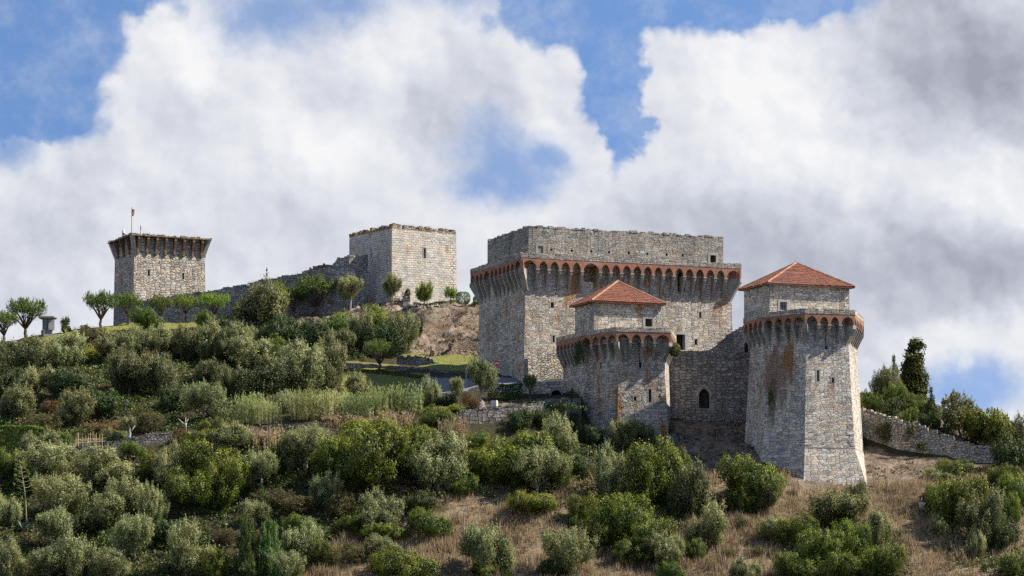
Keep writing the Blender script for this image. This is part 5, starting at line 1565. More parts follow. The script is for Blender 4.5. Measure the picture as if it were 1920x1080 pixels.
 ('olive', 1758, 902, 52, 28, 'pale grey bush left of the low green one under the garden wall'),
 ('mastic', 1908, 948, 74, 58, 'green bush at the right frame edge below the garden wall'),
 ('mastic', 1888, 912, 60, 40, 'green bush at the foot of the garden wall end'),
 ('mastic', 1908, 1090, 78, 56, 'glossy bush in the bottom right corner'),
 # garden behind the right wall
 ('ivytree', 1708, 750, 56, 112, 'tall leaning ivy-clad tree above the garden wall'),
 ('conifer', 1676, 744, 30, 74, 'narrow conifer left of the ivy-clad tree'),
 ('conifer', 1658, 744, 16, 52, 'thin conifer tip at the left of the garden group'),
 ('olivedark', 1662, 754, 62, 66, 'grey-green tree before the conifers in the garden'),
 ('bright', 1686, 770, 56, 50, 'leafy green bush under the ivy-clad tree'),
 ('bright', 1636, 770, 38, 38, 'rounded bright bush on the lawn right of the taller tower'),
 ('yellow', 1615, 766, 12, 20, 'yellow shrub half hidden by the taller tower edge'),
 ('dark', 1668, 786, 46, 40, 'dark rounded bush second from the taller tower'),
 ('bright', 1714, 780, 60, 42, 'bright spreading bush below the ivy-clad tree'),
 ('bright', 1704, 798, 36, 34, 'round bright bush on the garden wall edge'),
 ('conifer', 1746, 792, 30, 62, 'pointed dark conifer right of the bright spreading bush'),
 ('dark', 1735, 800, 28, 26, 'clipped dark ball bush above the garden wall'),
 ('dark', 1756, 806, 20, 20, 'smaller clipped ball bush right of the dark one'),
 ('dark', 1774, 814, 14, 18, 'smallest clipped bush at the path above the garden wall'),
 ('loose', 1800, 818, 58, 80, 'tall wispy grey tree right of the clipped bushes'),
 ('oak', 1847, 842, 88, 74, 'broad round dark tree above the end of the garden wall'),
 ('olivedark', 1900, 846, 60, 66, 'grey tree at the right frame edge behind the round tree'),
 ('dark', 1902, 886, 70, 66, 'dark pine-like bush at the right frame edge by the wall end'),
 ('bright', 1880, 850, 46, 44, 'green bush between the round tree and the wall end'),
]
PLANTS.sort(key=lambda t: t[2])
for t in PLANTS: plant(*t)
# ------------------------------------------------------------------ small things
def hedge(name, label, pts, thick, h, mat, dens=420, seed=1, top=0.2, cat='hedge', group=None):
    """clipped hedge following ground points"""
    g = np.random.default_rng(seed); P = [ground(*p) for p in pts]; co, cl = [], []
    for a, b in zip(P, P[1:]):
        e = np.array(b - a); Ln = np.linalg.norm(e[:2]); n = int(dens * Ln * (h + thick) / 3)
        t = g.uniform(0, 1, (n, 1)); base = np.array(a) + e * t
        nr = np.array([e[1], -e[0], 0]) / Ln; nr = nr if nr[1] < 0 else -nr
        k = g.random(n); side = k < h / (h + thick)
        z = np.where(side, g.uniform(0, 1, n) ** .8 * h, h + g.normal(0, .06, n) + .07 * np.sin(base[:, 0] * 2.1))
        d = np.where(side, np.where(g.random(n) < .7, 0, thick), g.uniform(0, thick, n)) + g.normal(0, .06, n)
        p = base - nr * d[:, None]; p[:, 2] += z
        N = np.where(side[:, None], nr * np.where(d < thick / 2, 1, -1)[:, None] + [0, 0, .25], [0, 0, 1.0]); N = nrm(N + .6 * g.normal(size=(n, 3)))
        co.append(leaves_at(g, p, N, .26, .10, along=np.array([[0, 0, 1.0]]))); cl.append(np.stack([g.random(n), (~side) * (g.random(n) < .6) * g.uniform(.3, 1, n)], 1))
    co = np.concatenate(co); o0 = np.array(P[0]); me = quads_mesh('leaves', co - o0, np.concatenate(cl), L[mat])
    o = bpy.data.objects.new(name, me); col.objects.link(o); o.location = P[0]
    return tag(o, label, cat, group)


def ball(name, label, px, py, w, h, mat='hedge', seed=3, cat='topiary', shape=0.9):
    """clipped bush with a domed top"""
    g = np.random.default_rng(seed); p = ground(px, py); sc = p.y / F; W2, H = w * sc / 2, h * sc; n = 2600
    d = nrm(g.normal(size=(n, 3))); q = np.sign(d) * np.abs(d) ** shape; P = q * [W2, W2, H / 2] + [0, 0, H / 2] + g.normal(0, .03, (n, 3))
    co = leaves_at(g, P, nrm(d + .5 * g.normal(size=(n, 3))), .16, .08); me = quads_mesh('leaves', co, np.stack([g.random(n), (g.random(n) < .2) * g.random(n)], 1), L[mat])
    o = bpy.data.objects.new(name, me); col.objects.link(o); o.location = p - Vector((0, 0, .05))
    return tag(o, label, cat, 'clipped bushes by the castle')


def build_props():
    M['stalk'] = plain('green_stalk', (0.20, 0.21, 0.11), .8)
    # stone monument on the crest
    p = ground(89, 630); k = p.y / F; r = empty('stone_monument', p, 'tall grey granite pillar with a flat overhanging cap slab on the crest', 'monument')
    H = lambda q: q * k
    mb = MB(); mb.cbox(p + Vector((-.1, 0, -.5)), H(17), 1.3, H(11) + .5, .45); mb.build('plinth', M['granite'], r)
    mb = MB(); z = H(11); mb.cbox(p + Vector((-.25, 0, z)), H(9), 1.0, H(20), .45); mb.cbox(p + Vector((.45, -.12, z - .02)), H(11.5), 1.05, H(20) - .03, .45); mb.build('shaft', M['granite'], r)
    mb = MB(); z2 = H(31); c = p + Vector((.05, 0, z2)); R = [(-H(17), -.7), (H(14), -.95), (H(17), .5), (-H(13), .9)]
    mb.add([c + Vector((x * .8, y * .7, 0)) for x, y in R] + [c + Vector((x, y, .22)) for x, y in R] + [c + Vector((x * .92, y * .9, .42)) for x, y in R],
           [(3, 2, 1, 0), (8, 9, 10, 11)] + [(i, (i + 1) % 4, 4 + (i + 1) % 4, 4 + i) for i in range(4)] + [(4 + i, 4 + (i + 1) % 4, 8 + (i + 1) % 4, 8 + i) for i in range(4)])
    mb.build('cap_slab', M['granite'], r)
    ball('clipped_bush', 'small clipped ball bush on the crest right of the stone monument', 124, 623, 17, 13, 'mastic', 4)
    # bin and little board on the crest
    p = ground(155, 618); r = empty('notice_board', p, 'tiny framed board with white panel on the grassy crest', 'board')
    mb = MB(); mb.cbox(p + Vector((-.2, 0, -.2)), .06, .06, .85); mb.cbox(p + Vector((.2, 0, -.2)), .06, .06, .85); mb.build('posts', M['darkmetal'], r)
    mb = MB(); mb.cbox(p + Vector((0, -.04, .3)), .44, .03, .34); mb.build('panel', M['white'], r)
    p = ground(160, 618); r = empty('litter_bin', p, 'small dark rounded bin beside the tiny framed board on the crest', 'bin')
    mb = MB(); mb.lathe(p, [(.19, -.1), (.23, .15), (.23, .5)], 12); mb.build('body', M['darkmetal'], r)
    mb = MB(); mb.lathe(p, [(.25, .5), (.22, .6), (.1, .68), (.02, .7)], 12); mb.build('lid', M['black'], r)
    # pale wooden arch frame
    p = ground(364, 602); r = empty('timber_arch', p, 'small pale wooden A-frame standing on the lawn by the curtain wall', 'frame')
    for s in (-1, 1):
        mb = MB(); mb.tube([p + Vector((s * .34, 0, -.1)), p + Vector((s * .3, 0, .5)), p + Vector((s * .12, 0, 1.02))], [.06] * 3, 6); mb.build('leg', M['wood'], r)
    mb = MB(); mb.tube([p + Vector((-.14, 0, 1.0)), p + Vector((.14, 0, 1.0))], [.06] * 2, 6); mb.build('top_rail', M['wood'], r)
    mb = MB(); mb.tube([p + Vector((-.3, 0, .3)), p + Vector((.3, 0, .3))], [.045] * 2, 6); mb.build('cross_rail', M['wood'], r)
    # topiaries, flower border, urn by the square tower
    ball('domed_topiary', 'green domed topiary with white flowers right of the square tower', 868, 569, 27, 23, 'hedge', 5, shape=.75)
    ball('domed_topiary', 'green domed topiary half hidden behind the palace cornice', 898, 571, 22, 17, 'hedge', 6, shape=.75)
    hedge('low_hedge', 'low dark border hedge along the foot of the square tower', [(774, 567), (800, 567), (830, 567), (858, 568)], .5, .36, 'ivy', 500, 7)
    g = np.random.default_rng(8)
    for nm, lab, x0, x1, y, n, mt, zz in (('white_flowers', 'white lily flowers before the right corner of the square tower', 838, 878, 566, 60, 'petal', 1.0), ('red_flowers', 'small red flowers at the top edge of the thicket under the square tower', 688, 695, 582, 26, 'blossom', 1.1)):
        mb = MB(); o = ground((x0 + x1) / 2, y)
        st = MB()
        for i in range(n):
            q = ground(g.uniform(x0, x1), y) + Vector((0, g.uniform(-.6, .3), 0)); h = zz * g.uniform(.6, 1.15)
            st.tube([q, q + Vector((0, 0, h))], [.012, .01], 3)
            for a in range(4):
                t = a * 1.57 + g.uniform(0, 1); d = Vector((math.cos(t), math.sin(t), .5)) * .11; s = Vector((-math.sin(t), math.cos(t), 0)) * .05; c = q + Vector((0, 0, h))
                mb.quad(c, c + d * .6 + s, c + d, c + d * .6 - s)
        r = tag(mb.build(nm, M[mt], origin=o, fix=False), lab, 'flowers', kind='stuff'); st.build('flower_stems', M['cane'], r)
    p = ground(759, 571); r = empty('stone_urn', p, 'grey stone pedestal with planted pot left of the square tower door', 'planter')
    mb = MB(); mb.cbox(p + Vector((0, 0, -.3)), .75, .7, .95, .3); mb.cbox(p + Vector((0, 0, .65)), .9, .85, .12, .3); mb.build('pedestal', M['granite'], r)
    mb = MB(); mb.lathe(p + Vector((0, 0, .77)), [(.18, 0), (.34, .22), (.38, .42), (.3, .44)], 12); mb.build('pot', M['granite'], r)
    n = 160; P = g.normal(size=(n, 3)) * [.26, .26, .2] + [0, 0, 1.4]; me = quads_mesh('foliage', leaves_at(g, P, nrm(g.normal(size=(n, 3))), .2, .1), np.stack([g.random(n), g.random(n) * .2], 1), L['dark'])
    o = bpy.data.objects.new('foliage', me); col.objects.link(o); o.parent = r
    # lamp post
    p = ground(237, 800); r = empty('lamp_post', p, 'dark lamp post with wide conical hood above the small pruned olive', 'street lamp'); k = p.y / F; h = 48 * k
    mb = MB(); mb.lathe(p, [(.12, -.2), (.1, .3), (.05, .5), (.045, h - .55), (.1, h - .5)], 10); mb.build('pole', M['darkmetal'], r)
    mb = MB(); mb.lathe(p + Vector((0, 0, h - .5)), [(.1, 0), (.16, .15), (.17, .35), (.12, .4)], 10); mb.build('lantern', M['metal'], r)
    mb = MB(); mb.lathe(p + Vector((0, 0, h - .12)), [(.38, 0), (.36, .06), (.2, .2), (.05, .3), (.02, .36)], 14); mb.build('hood', M['darkmetal'], r)
    # pruned olive with white trunk
    p = ground(242, 832); r = empty('pruned_olive', p, 'small pruned olive with thick whitish trunk below the lamp post', 'olive tree'); k = p.y / F
    mb = MB(); mb.tube([p + Vector((0, 0, -.3)), p + Vector((-.05, 0, .6)), p + Vector((.1, 0, 1.2)), p + Vector((0, 0, 1.9))], [.30, .2, .17, .1], 9)
    for s in (-1, 1): mb.tube([p + Vector((.08, 0, 1.2)), p + Vector((s * .4, 0, 1.7)), p + Vector((s * .7, .1, 2.1))], [.11, .08, .04], 7)
    mb.build('trunk', M['deadwood'], r, smooth=True)
    cm = PROTO['olive'][1][0]; o = bpy.data.objects.new('crown', cm); col.objects.link(o); o.parent = r; o.location = (-.1, 0, 1.5); o.scale = (1.75, 1.75, 1.6)
    # dead stump
    p = ground(346, 806); r = empty('dead_stump', p, 'bleached dead tree stump with bare forked limbs right of the terrace wall', 'tree stump')
    mb = MB(); mb.tube([p + Vector((.1, 0, -.3)), p + Vector((.1, 0, .5)), p + Vector((.2, 0, .8))], [.2, .15, .1], 8)
    for d in ((-.75, 0, 1.35), (-.45, .1, .95), (.45, 0, 1.3), (.15, .2, 1.5)):
        mb.tube([p + Vector((.12, 0, .6)), p + Vector((d[0] * .5, d[1], .6 + d[2] * .25)), p + Vector(d)], [.09, .07, .03], 6)
    tag(mb.build('dead_stump', M['deadwood'], r, smooth=True), None); r.children[0].name = 'bare_wood'
    # cane trellis
    p0 = ground(170, 842); r = empty('cane_trellis', p0, 'rickety trellis of dry canes on the crumbling terrace wall', 'trellis')
    for i in range(17):
        q = ground(141 + i * 3.5, 842) + Vector((0, rnd.uniform(-.9, .9), 0)); h = rnd.uniform(1.2, 2.1); mb = MB()
        mb.tube([q - Vector((0, 0, .3)), q + Vector((rnd.uniform(-.08, .08), 0, h))], [.035, .03], 5); mb.build('upright_cane', M['cane'], r)
    for y, z in ((-.7, .6), (-.2, .9), (.3, .75), (.7, 1.1)):
        a, b = ground(140, 842), ground(198, 840); mb = MB(); mb.tube([a + Vector((0, y, z)), a.lerp(b, .5) + Vector((0, y, z + .06)), b + Vector((0, y, z + .12))], [.035] * 3, 5); mb.build('cross_cane', M['cane'], r)
    hedge('clipped_hedge', 'tall bright green clipped hedge at the left edge', [(-26, 846), (0, 846), (36, 846), (70, 848)], 1.2, 2.9, 'hedge', 620, 11)
    # red cart behind the wall
    p = ground(43, 860); r = empty('red_cart', p, 'small red and white cart half hidden below the bright hedge', 'cart')
    mb = MB(); mb.cbox(p + Vector((0, 0, .35)), .75, .5, .3, .1); mb.build('tub', M['red'], r)
    mb = MB(); mb.cbox(p + Vector((0, 0, .655)), .8, .55, .06, .1); mb.build('rim', M['white'], r)
    for s in (-1, 1):
        mb = MB(); mb.tube([p + Vector((s * .28, -.3, .2)), p + Vector((s * .28, -.22, .2))], [.2, .2], 14); mb.build('wheel', M['black'], r)
    mb = MB(); mb.tube([p + Vector((.35, 0, .5)), p + Vector((.75, 0, .75))], [.03, .03], 6); mb.build('handle', M['darkmetal'], r)
    # agave with flower stalk
    p = ground(44, 996); r = empty('agave', p, 'blue-grey agave with a tall branched flower stalk, lower left', 'agave'); k = p.y / F; g = np.random.default_rng(12)
    for i in range(24):
        a = i * 2.4; el = g.uniform(.1, 1.1); Ln = g.uniform(1.5, 2.3); d = Vector((math.cos(a) * math.cos(el), math.sin(a) * math.cos(el), math.sin(el))); s = Vector((-math.sin(a), math.cos(a), 0)); mb = MB(); up = Vector((0, 0, 1))
        q = [p + d * Ln * t - up * (.55 * t * t) + up * .1 for t in (0, .3, .6, .85, 1)]; w = (.09, .13, .1, .05, .005)
        for j in range(4):
            for sg in (-1, 1):
                mb.quad(q[j] - up * .03, q[j + 1] - up * .02, q[j + 1] + s * sg * w[j + 1] + up * .05 * w[j + 1] / .13, q[j] + s * sg * w[j] + up * .05)
        mb.build('leaf', L['agave'], r, fix=False)
    b = W(49, 965, p.y); tpt = W(38, 862, p.y); mb = MB(); pts_ = [b.lerp(tpt, t) + Vector((.12 * math.sin(t * 4), 0, 0)) for t in np.linspace(-.15, 1, 8)]
    mb.tube(pts_, list(np.linspace(.085, .025, 8)), 8); st = mb.build('flower_stalk', M['stalk'], r, smooth=True); mb = MB()
    for i in range(26):
        t = .42 + .57 * i / 26; c = b.lerp(tpt, t) + Vector((.12 * math.sin(t * 4), 0, 0)); a = i * 2.4; Ln = 1.15 * (1.1 - t) + .35
        e = c + Vector((math.cos(a) * Ln, math.sin(a) * Ln, .3 * Ln)); mb.tube([c, c.lerp(e, .6) - Vector((0, 0, .06)), e], [.025, .02, .015], 5)
        fl = MB()
        for j in range(14):
            q = e + Vector(tuple(g.normal(size=3))) * .07; s = Vector(tuple(g.normal(size=3))).normalized() * .09; u = Vector((0, 0, .05)); fl.quad(q - s, q - u, q + s, q + u)
        fl.build('flower_head', L['yellow'], st, fix=False)
    mb.build('side_branches', M['stalk'], st)
    p = ground(953, 1084); r = empty('agave', p, 'small spiky agave at the bottom edge in the dry grass', 'agave'); mb = MB()
    for i in range(16):
        a = i * 2.4; el = g.uniform(.5, 1.35); Ln = g.uniform(.8, 1.2); d = Vector((math.cos(a) * math.cos(el), math.sin(a) * math.cos(el), math.sin(el))); s = Vector((-math.sin(a), math.cos(a), 0)) * .06
        mb.quad(p - s, p + d * Ln * .5 - s, p + d * Ln, p + s); mb.quad(p + s, p + d * Ln * .5 + s, p + d * Ln, p - s)
    mb.build('leaves', L['fresh'], r, fix=False)
    # dead umbel
    p = ground(870, 1000); r = empty('dead_umbel', p, 'single tall dead umbel stalk in the dry grass', 'weed'); h = 46 * p.y / F; mb = MB(); mb.tube([p, p + Vector((.05, 0, h))], [.04, .02], 5)
    for i in range(11):
        a = i * 2.4; e = p + Vector((.05 + math.cos(a) * .42, math.sin(a) * .42, h + .18 * math.cos(i))); mb.tube([p + Vector((.05, 0, h - .3)), e], [.018, .012], 4)
        for j in range(5):
            q = e + Vector((rnd.uniform(-.1, .1), rnd.uniform(-.1, .1), rnd.uniform(-.02, .06))); mb.cbox(q, .07, .07, .05, rnd.random())
    mb.build('stalk', M['deadwood'], r)
    # stone pillar with lantern on the right, plaque in the middle
    p = ground(1728, 955); r = empty('lantern_pillar', p, 'little stone pillar with a dark lantern beside the large round bush', 'pillar'); k = p.y / F
    mb = MB(); mb.cbox(p + Vector((0, 0, -.2)), .42, .42, 15 * k + .2, .5); mb.build('pillar', M['whitestone'], r); z = 15 * k
    mb = MB(); mb.cbox(p + Vector((0, 0, z)), .56, .56, .08, .5)
    for sx in (-.2, .2):
        for sy in (-.2, .2): mb.tube([p + Vector((sx, sy, z + .08)), p + Vector((sx * .8, sy * .8, z + .42))], [.03, .03], 4)
    mb.lathe(p + Vector((0, 0, z + .42)), [(.38, 0), (.2, .16), (.05, .26)], 4); mb.build('lantern', M['darkmetal'], r)
    p = ground(1104, 876); r = empty('plaque', p, 'small dark plaque in a pale frame on the slope below the shorter tower', 'plaque')
    mb = MB(); mb.cbox(p + Vector((0, 0, .3)), .75, .08, .6); mb.build('frame', M['whitestone'], r); mb = MB(); mb.cbox(p + Vector((0, -.05, .37)), .55, .05, .44); mb.build('panel', M['black'], r)
    for s in (-.28, .28):
        mb = MB(); mb.cbox(p + Vector((s, .02, -.3)), .08, .08, .62); mb.build('leg', M['darkmetal'], r)
    # road sign and posts
    p = ground(932, 716); r = empty('no_entry_sign', p, 'round red no-entry sign with a white bar before the palace wall', 'road sign'); z = tri_z(681, p.y) - p.z
    mb = MB(); mb.lathe(p, [(.035, -.2), (.035, z + .2)], 8); mb.build('pole', M['metal'], r); R = .36
    c = p + Vector((0, -.05, z)); mb = MB(); mb.tube([c, c + Vector((0, -.03, 0))], [R, R], 24); mb.build('disc', M['red'], r)
    mb = MB(); mb.box(c + Vector((-.26, -.036, -.06)), (.52, 0, 0), (0, -.012, 0), (0, 0, .12)); mb.build('bar', M['white'], r)
    p = ground(874, 726); r = empty('signpost', p, 'thin grey post with the edge of a sign beside the lane', 'signpost'); z = tri_z(689, p.y) - p.z
    mb = MB(); mb.lathe(p, [(.05, -.2), (.05, z)], 8); mb.build('pole', M['metal'], r); mb = MB(); mb.box(p + Vector((.0, -.07, z - .55)), (.1, .42, 0), (.02, 0, 0), (0, 0, .5)); mb.build('panel', M['metal'], r)
    p = ground(811, 668); r = empty('wooden_post', p, 'stout wooden post beside excavated stones under the bare slope', 'post'); mb = MB(); mb.cbox(p + Vector((-.06, 0, -.2)), .5, .45, 1.0, .2); mb.build('post', M['bark'], r); mb = MB(); mb.cbox(p + Vector((-.2, .1, .8)), .16, .16, .5, .3); mb.build('stake', M['bark'], r)
    for x, y, w, h, lab in ((901, 765, .85, .8, 'squared pale stone block left of the twisted olive trunk'), (927, 764, .7, .85, 'tilted pale stone block right of the twisted olive trunk')):
        p = ground(x, y); mb = MB(); mb.cbox(p - Vector((0, 0, .2)), w, .6, h + .1, .3 if x < 910 else -.3); mb.cbox(p + Vector((0, 0, h - .1)), w * .9, .55, .08, .3 if x < 910 else -.3)
        tag(mb.build('stone_block', M['whitestone'], origin=p), lab, 'stone block', 'pale stone blocks by the old olive')
    hedge('dark_hedge', 'dark clipped hedge in shade under the lane kerb', [(914, 750), (935, 751), (958, 751), (980, 750)], 1.2, 1.95, 'dark', 620, 13)
    hedge('box_hedge', 'low dark box hedge along the inside of the roadside wall', [(642, 697), (700, 700), (760, 706), (790, 712)], .5, .45, 'ivy', 420, 14)
    ball('ivy_tuft', 'green tuft growing on the right brackets of the shorter tower', 1266, 790, 20, 24, 'mastic', 15, cat='tuft')
    o = col.objects['ivy_tuft']; o.location = W(1265, 668, 305.2)
    # stones at the foot of the shorter tower
    for i, (x, y, s) in enumerate(((1112, 836, .5), (1128, 838, .4), (1142, 837, .55), (1230, 834, .45), (1246, 832, .6), (1257, 829, .75))):
        p = ground(x, y); bm = bmesh.new(); bmesh.ops.create_icosphere(bm, subdivisions=3, radius=s)
        for v in bm.verts: v.co *= 1 + .35 * mnoise.noise(v.co * 2.2 + Vector((i * 3.1, 0, 0))); v.co.z *= .7
        me = bpy.data.meshes.new('boulder'); bm.to_mesh(me); bm.free(); masonry_uv(me); me.materials.append(M['granite'])
        o = bpy.data.objects.new('boulder', me); col.objects.link(o); o.location = p + Vector((0, 0, s * .2))
        tag(o, ('small boulder under the dark ivy at the left foot of the shorter tower', 'smaller boulder next to the ivy, second along the shorter tower foot', 'boulder under the front edge of the shorter tower', 'boulder half covered by olives under the shorter tower right face', 'boulder second from the right corner of the shorter tower', 'largest pale boulder at the right corner of the shorter tower')[i], 'boulder', 'boulders at the tower foot')


def creeper(name, label, px, py, w, h, Y, mat, seed, n=700, nr=(0, -1, 0), cat='creeper'):
    """ragged climbing growth hugging a wall"""
    g = np.random.default_rng(seed); c = W(px, py, Y); k = Y / F; r = np.array([-nr[1], nr[0], 0.0]); N0 = np.array(nr, float); m = 9
    ctr = g.normal(size=(m, 2)) * .42; i = g.integers(0, m, n); q = ctr[i] + g.normal(size=(n, 2)) * .28
    P = r * (q[:, :1] * w * k / 2) + np.array([0, 0, 1.0]) * (q[:, 1:] * h * k / 2) + N0 * (np.abs(g.normal(0, .14, (n, 1))) + .05)
    me = quads_mesh('leaves', leaves_at(g, P, nrm(N0 + [0, 0, .3] + .6 * g.normal(size=(n, 3))), .26, .14), np.stack([g.random(n), (g.random(n) < .2) * g.random(n)], 1), L[mat])
    o = bpy.data.objects.new(name, me); col.objects.link(o); o.location = c
    return tag(o, label, cat)


def build_creepers():
    creeper('creeper', 'brown dry creeper patch on the garden wall close to the taller tower', 1652, 806, 66, 46, 303.2, 'brown', 31, 900)
    creeper('creeper', 'small brown creeper tuft halfway along the garden wall', 1706, 810, 24, 40, 301.6, 'brown', 32, 350)
    creeper('creeper', 'small green-brown creeper tuft low on the garden wall, right of the brown one', 1727, 836, 18, 26, 301.2, 'ivy', 33, 260)
    creeper('ivy', 'dark ivy hanging in the left brackets of the shorter beaked tower', 1084, 658, 30, 62, 309.0, 'dark', 34, 650, (-.8, -.6, 0), 'ivy')
    creeper('ivy', 'dark ivy sheet draped along the top of the terrace wall below the palace', 1022, 765, 110, 26, 303.0, 'dark', 35, 1100, (-.1, -1, 0), 'ivy')
    creeper('ivy', 'dark ivy hanging down at the inner end of the terrace wall beside the shorter tower', 1076, 790, 26, 76, 305.2, 'dark', 36, 700, (-.3, -.95, 0), 'ivy')
    creeper('moss', 'small dark green weed growing on the shaded face of the taller tower', 1447, 745, 10, 30, 294.4, 'ivy', 37, 160, (-.7, -.72, 0), 'weed')


def scatter(mask, n, g, thr=0.4):
    w = mask.ravel() * (mask.ravel() > thr); idx = g.choice(w.size, n, p=w / w.sum())
    x = XX.ravel()[idx] + g.uniform(-GS, GS, n) * .5; y = YY.ravel()[idx] + g.uniform(-GS, GS, n) * .5
    return np.stack([x, y, np.array([gz(a, b) for a, b in zip(x, y)])], 1)


def build_cover():
    M['rubblestone'] = plain('loose_stone', (0.25, 0.22, 0.18), .9, var=.4, scale=1.3)
    g = np.random.default_rng(21)
    # dry grass in tufts
    patch = np.clip(dryS - soilS * .95 - lawnS, 0, 1) * np.clip(0.75 + 1.5 * fbm(XX, YY, .35, 3, 4), .12, 1.6)
    n = 15000; P = scatter(patch, n, g, .12); k = 7
    P = np.repeat(P, k, 0) + g.normal(size=(n * k, 3)) * [.16, .16, 0]
    h = (g.uniform(.3, .95, (n, 1)) * np.clip(1 + 1.2 * fbm(P[::k, 0], P[::k, 1], .5, 2, 41), .35, 1.5)[:, None] * np.ones((n, k))).reshape(-1, 1) * g.uniform(.7, 1.2, (n * k, 1))
    a = g.uniform(0, 2 * math.pi, n * k); s = np.stack([np.cos(a), np.sin(a), 0 * a], 1) * .032; ln = g.normal(size=(n * k, 3)) * [.16, .16, 0] * h
    up = np.array([[0, 0, 1.0]]) * h
    co = np.stack([P - s - [0, 0, .05], P + s - [0, 0, .05], P + up * .6 + ln * .5 + s * .6, P + up + ln], 1)
    tone = np.repeat(np.clip(.5 + 1.3 * fbm(P[::k, 0], P[::k, 1], .3, 3, 33) + g.normal(0, .18, n), 0, 1), k)
    me = quads_mesh('dry_grass', co, np.stack([np.clip(tone + g.normal(0, .2, n * k), 0, 1), (g.random(n * k) < .25) * g.random(n * k)], 1), L['straw'])
    o = bpy.data.objects.new('dry_grass', me); col.objects.link(o); tag(o, 'tall straw-coloured dry grass covering the lower slope', 'grass', kind='stuff')
    # sparse dead tufts on the bare bank
    n = 2600; P = scatter(soilS * np.clip(.6 + 2 * fbm(XX, YY, .4, 3, 14), 0, 1.5), n, g, .3); k = 9; P = np.repeat(P, k, 0) + g.normal(size=(n * k, 3)) * [.1, .1, 0]
    h = np.repeat(g.uniform(.08, .4, (n, 1)), k, 0) * g.uniform(.6, 1.2, (n * k, 1)); a = g.uniform(0, 2 * math.pi, n * k); s = np.stack([np.cos(a), np.sin(a), 0 * a], 1) * .04; ln = g.normal(size=(n * k, 3)) * [.4, .4, 0] * h; up = np.array([[0, 0, 1.0]]) * h
    me = quads_mesh('dead_tufts', np.stack([P - s - [0, 0, .05], P + s - [0, 0, .05], P + up * .6 + ln * .5 + s * .6, P + up + ln], 1), np.stack([g.random(n * k), np.zeros(n * k)], 1), L['brown'])
    o = bpy.data.objects.new('dead_tufts', me); col.objects.link(o); tag(o, 'sparse brown dead tufts on the bare earth banks', 'grass', kind='stuff')
    # low scrub under and between the shrubs of the slope
    green = photo_region([([(-300, 640), (0, 650), (100, 632), (200, 625), (400, 620), (560, 615), (700, 600), (760, 650), (640, 690), (640, 740), (480, 790), (340, 810), (100, 835), (-300, 845)], 300, 372),
                          ([(-300, 870), (100, 868), (330, 845), (420, 800), (600, 808), (830, 800), (850, 850), (820, 960), (640, 990), (560, 1090), (-300, 1090)], 262, 297),
                          ([(870, 840), (1100, 835), (1270, 860), (1330, 960), (1240, 1060), (1080, 1000), (880, 920)], 262, 302), ([(1480, 1000), (1700, 1010), (1700, 1100), (1450, 1100)], 262, 285), ([(1750, 900), (1930, 870), (1930, 1100), (1780, 1060)], 262, 299),
                          ([(1640, 745), (1800, 815), (1930, 850), (1930, 800), (1700, 730)], 303, 340)])
    gm = soft(green, 4) * np.clip(.9 + 1.5 * fbm(XX, YY, .25, 3, 9), .2, 1.5) * np.clip(1 - soilS * .8 - lawnS, 0, 1)
    m = 16000; C = scatter(gm, m, g, .1); per = 30; R = g.uniform(.35, 1.0, (m, 1, 1)) * np.where(g.random((m, 1, 1)) < .2, 1.6, 1); kind = np.repeat(fbm(C[:, 0], C[:, 1], .18, 3, 2) + g.normal(0, .2, m) > .22, per)
    d = nrm(g.normal(size=(m, per, 3))); R[:, 0, 0] *= 1; d[..., 2] = np.abs(d[..., 2]); Q = (C[:, None] + d * R * g.uniform(.6, 1.05, (m, per, 1)) * [1, 1, .8]).reshape(-1, 3); N = nrm(d.reshape(-1, 3) + .8 * g.normal(size=(m * per, 3)))
    co = leaves_at(g, Q, N, .30, .16); sh = np.stack([np.clip(np.repeat(g.random(m), per) * .6 + g.uniform(0, .4, m * per), 0, 1), (g.random(m * per) < .12) * g.random(m * per)], 1)
    kind2 = np.repeat(g.random(m) < .3, per)
    for msk, nm, mt, lab in ((~kind & kind2, 'scrub', 'mastic', 'low yellow-green scrub spreading between the hillside shrubs'), (~kind & ~kind2, 'undergrowth', 'dark', 'dark low scrub filling the gaps between the hillside shrubs'), (kind, 'brush', 'brown', 'brownish low brush and dead growth between the shrubs')):
        me = quads_mesh(nm, co[msk], sh[msk], L[mt]); o = bpy.data.objects.new(nm, me); col.objects.link(o); tag(o, lab, nm, kind='stuff')
    # loose stones on bare earth
    m = 3200; C = scatter(soilS, m, g, .4); mb = MB()
    for c in C:
        s = float(g.uniform(.03, .10)) * (1 if g.random() < .93 else 1.8); q = [Vector(tuple(c)) + Vector((math.cos(a + c[0]), math.sin(a + c[0]), 0)) * s * float(g.uniform(.7, 1.2)) for a in (0, 1.25, 2.5, 3.8, 5.0)]
        t = [v.lerp(Vector(tuple(c)), .45) + Vector((0, 0, s * .8)) for v in q]; b = len(mb.v); mb.v.extend([tuple(v - Vector((0, 0, .05))) for v in q] + [tuple(v) for v in t])
        mb.f.extend([tuple(b + 5 + j for j in range(5))] + [(b + j, b + (j + 1) % 5, b + 5 + (j + 1) % 5, b + 5 + j) for j in range(5)])
    tag(mb.build('rubble', M['rubblestone'], fix=False), 'loose pale stones strewn over the bare earth', 'rubble', kind='stuff')
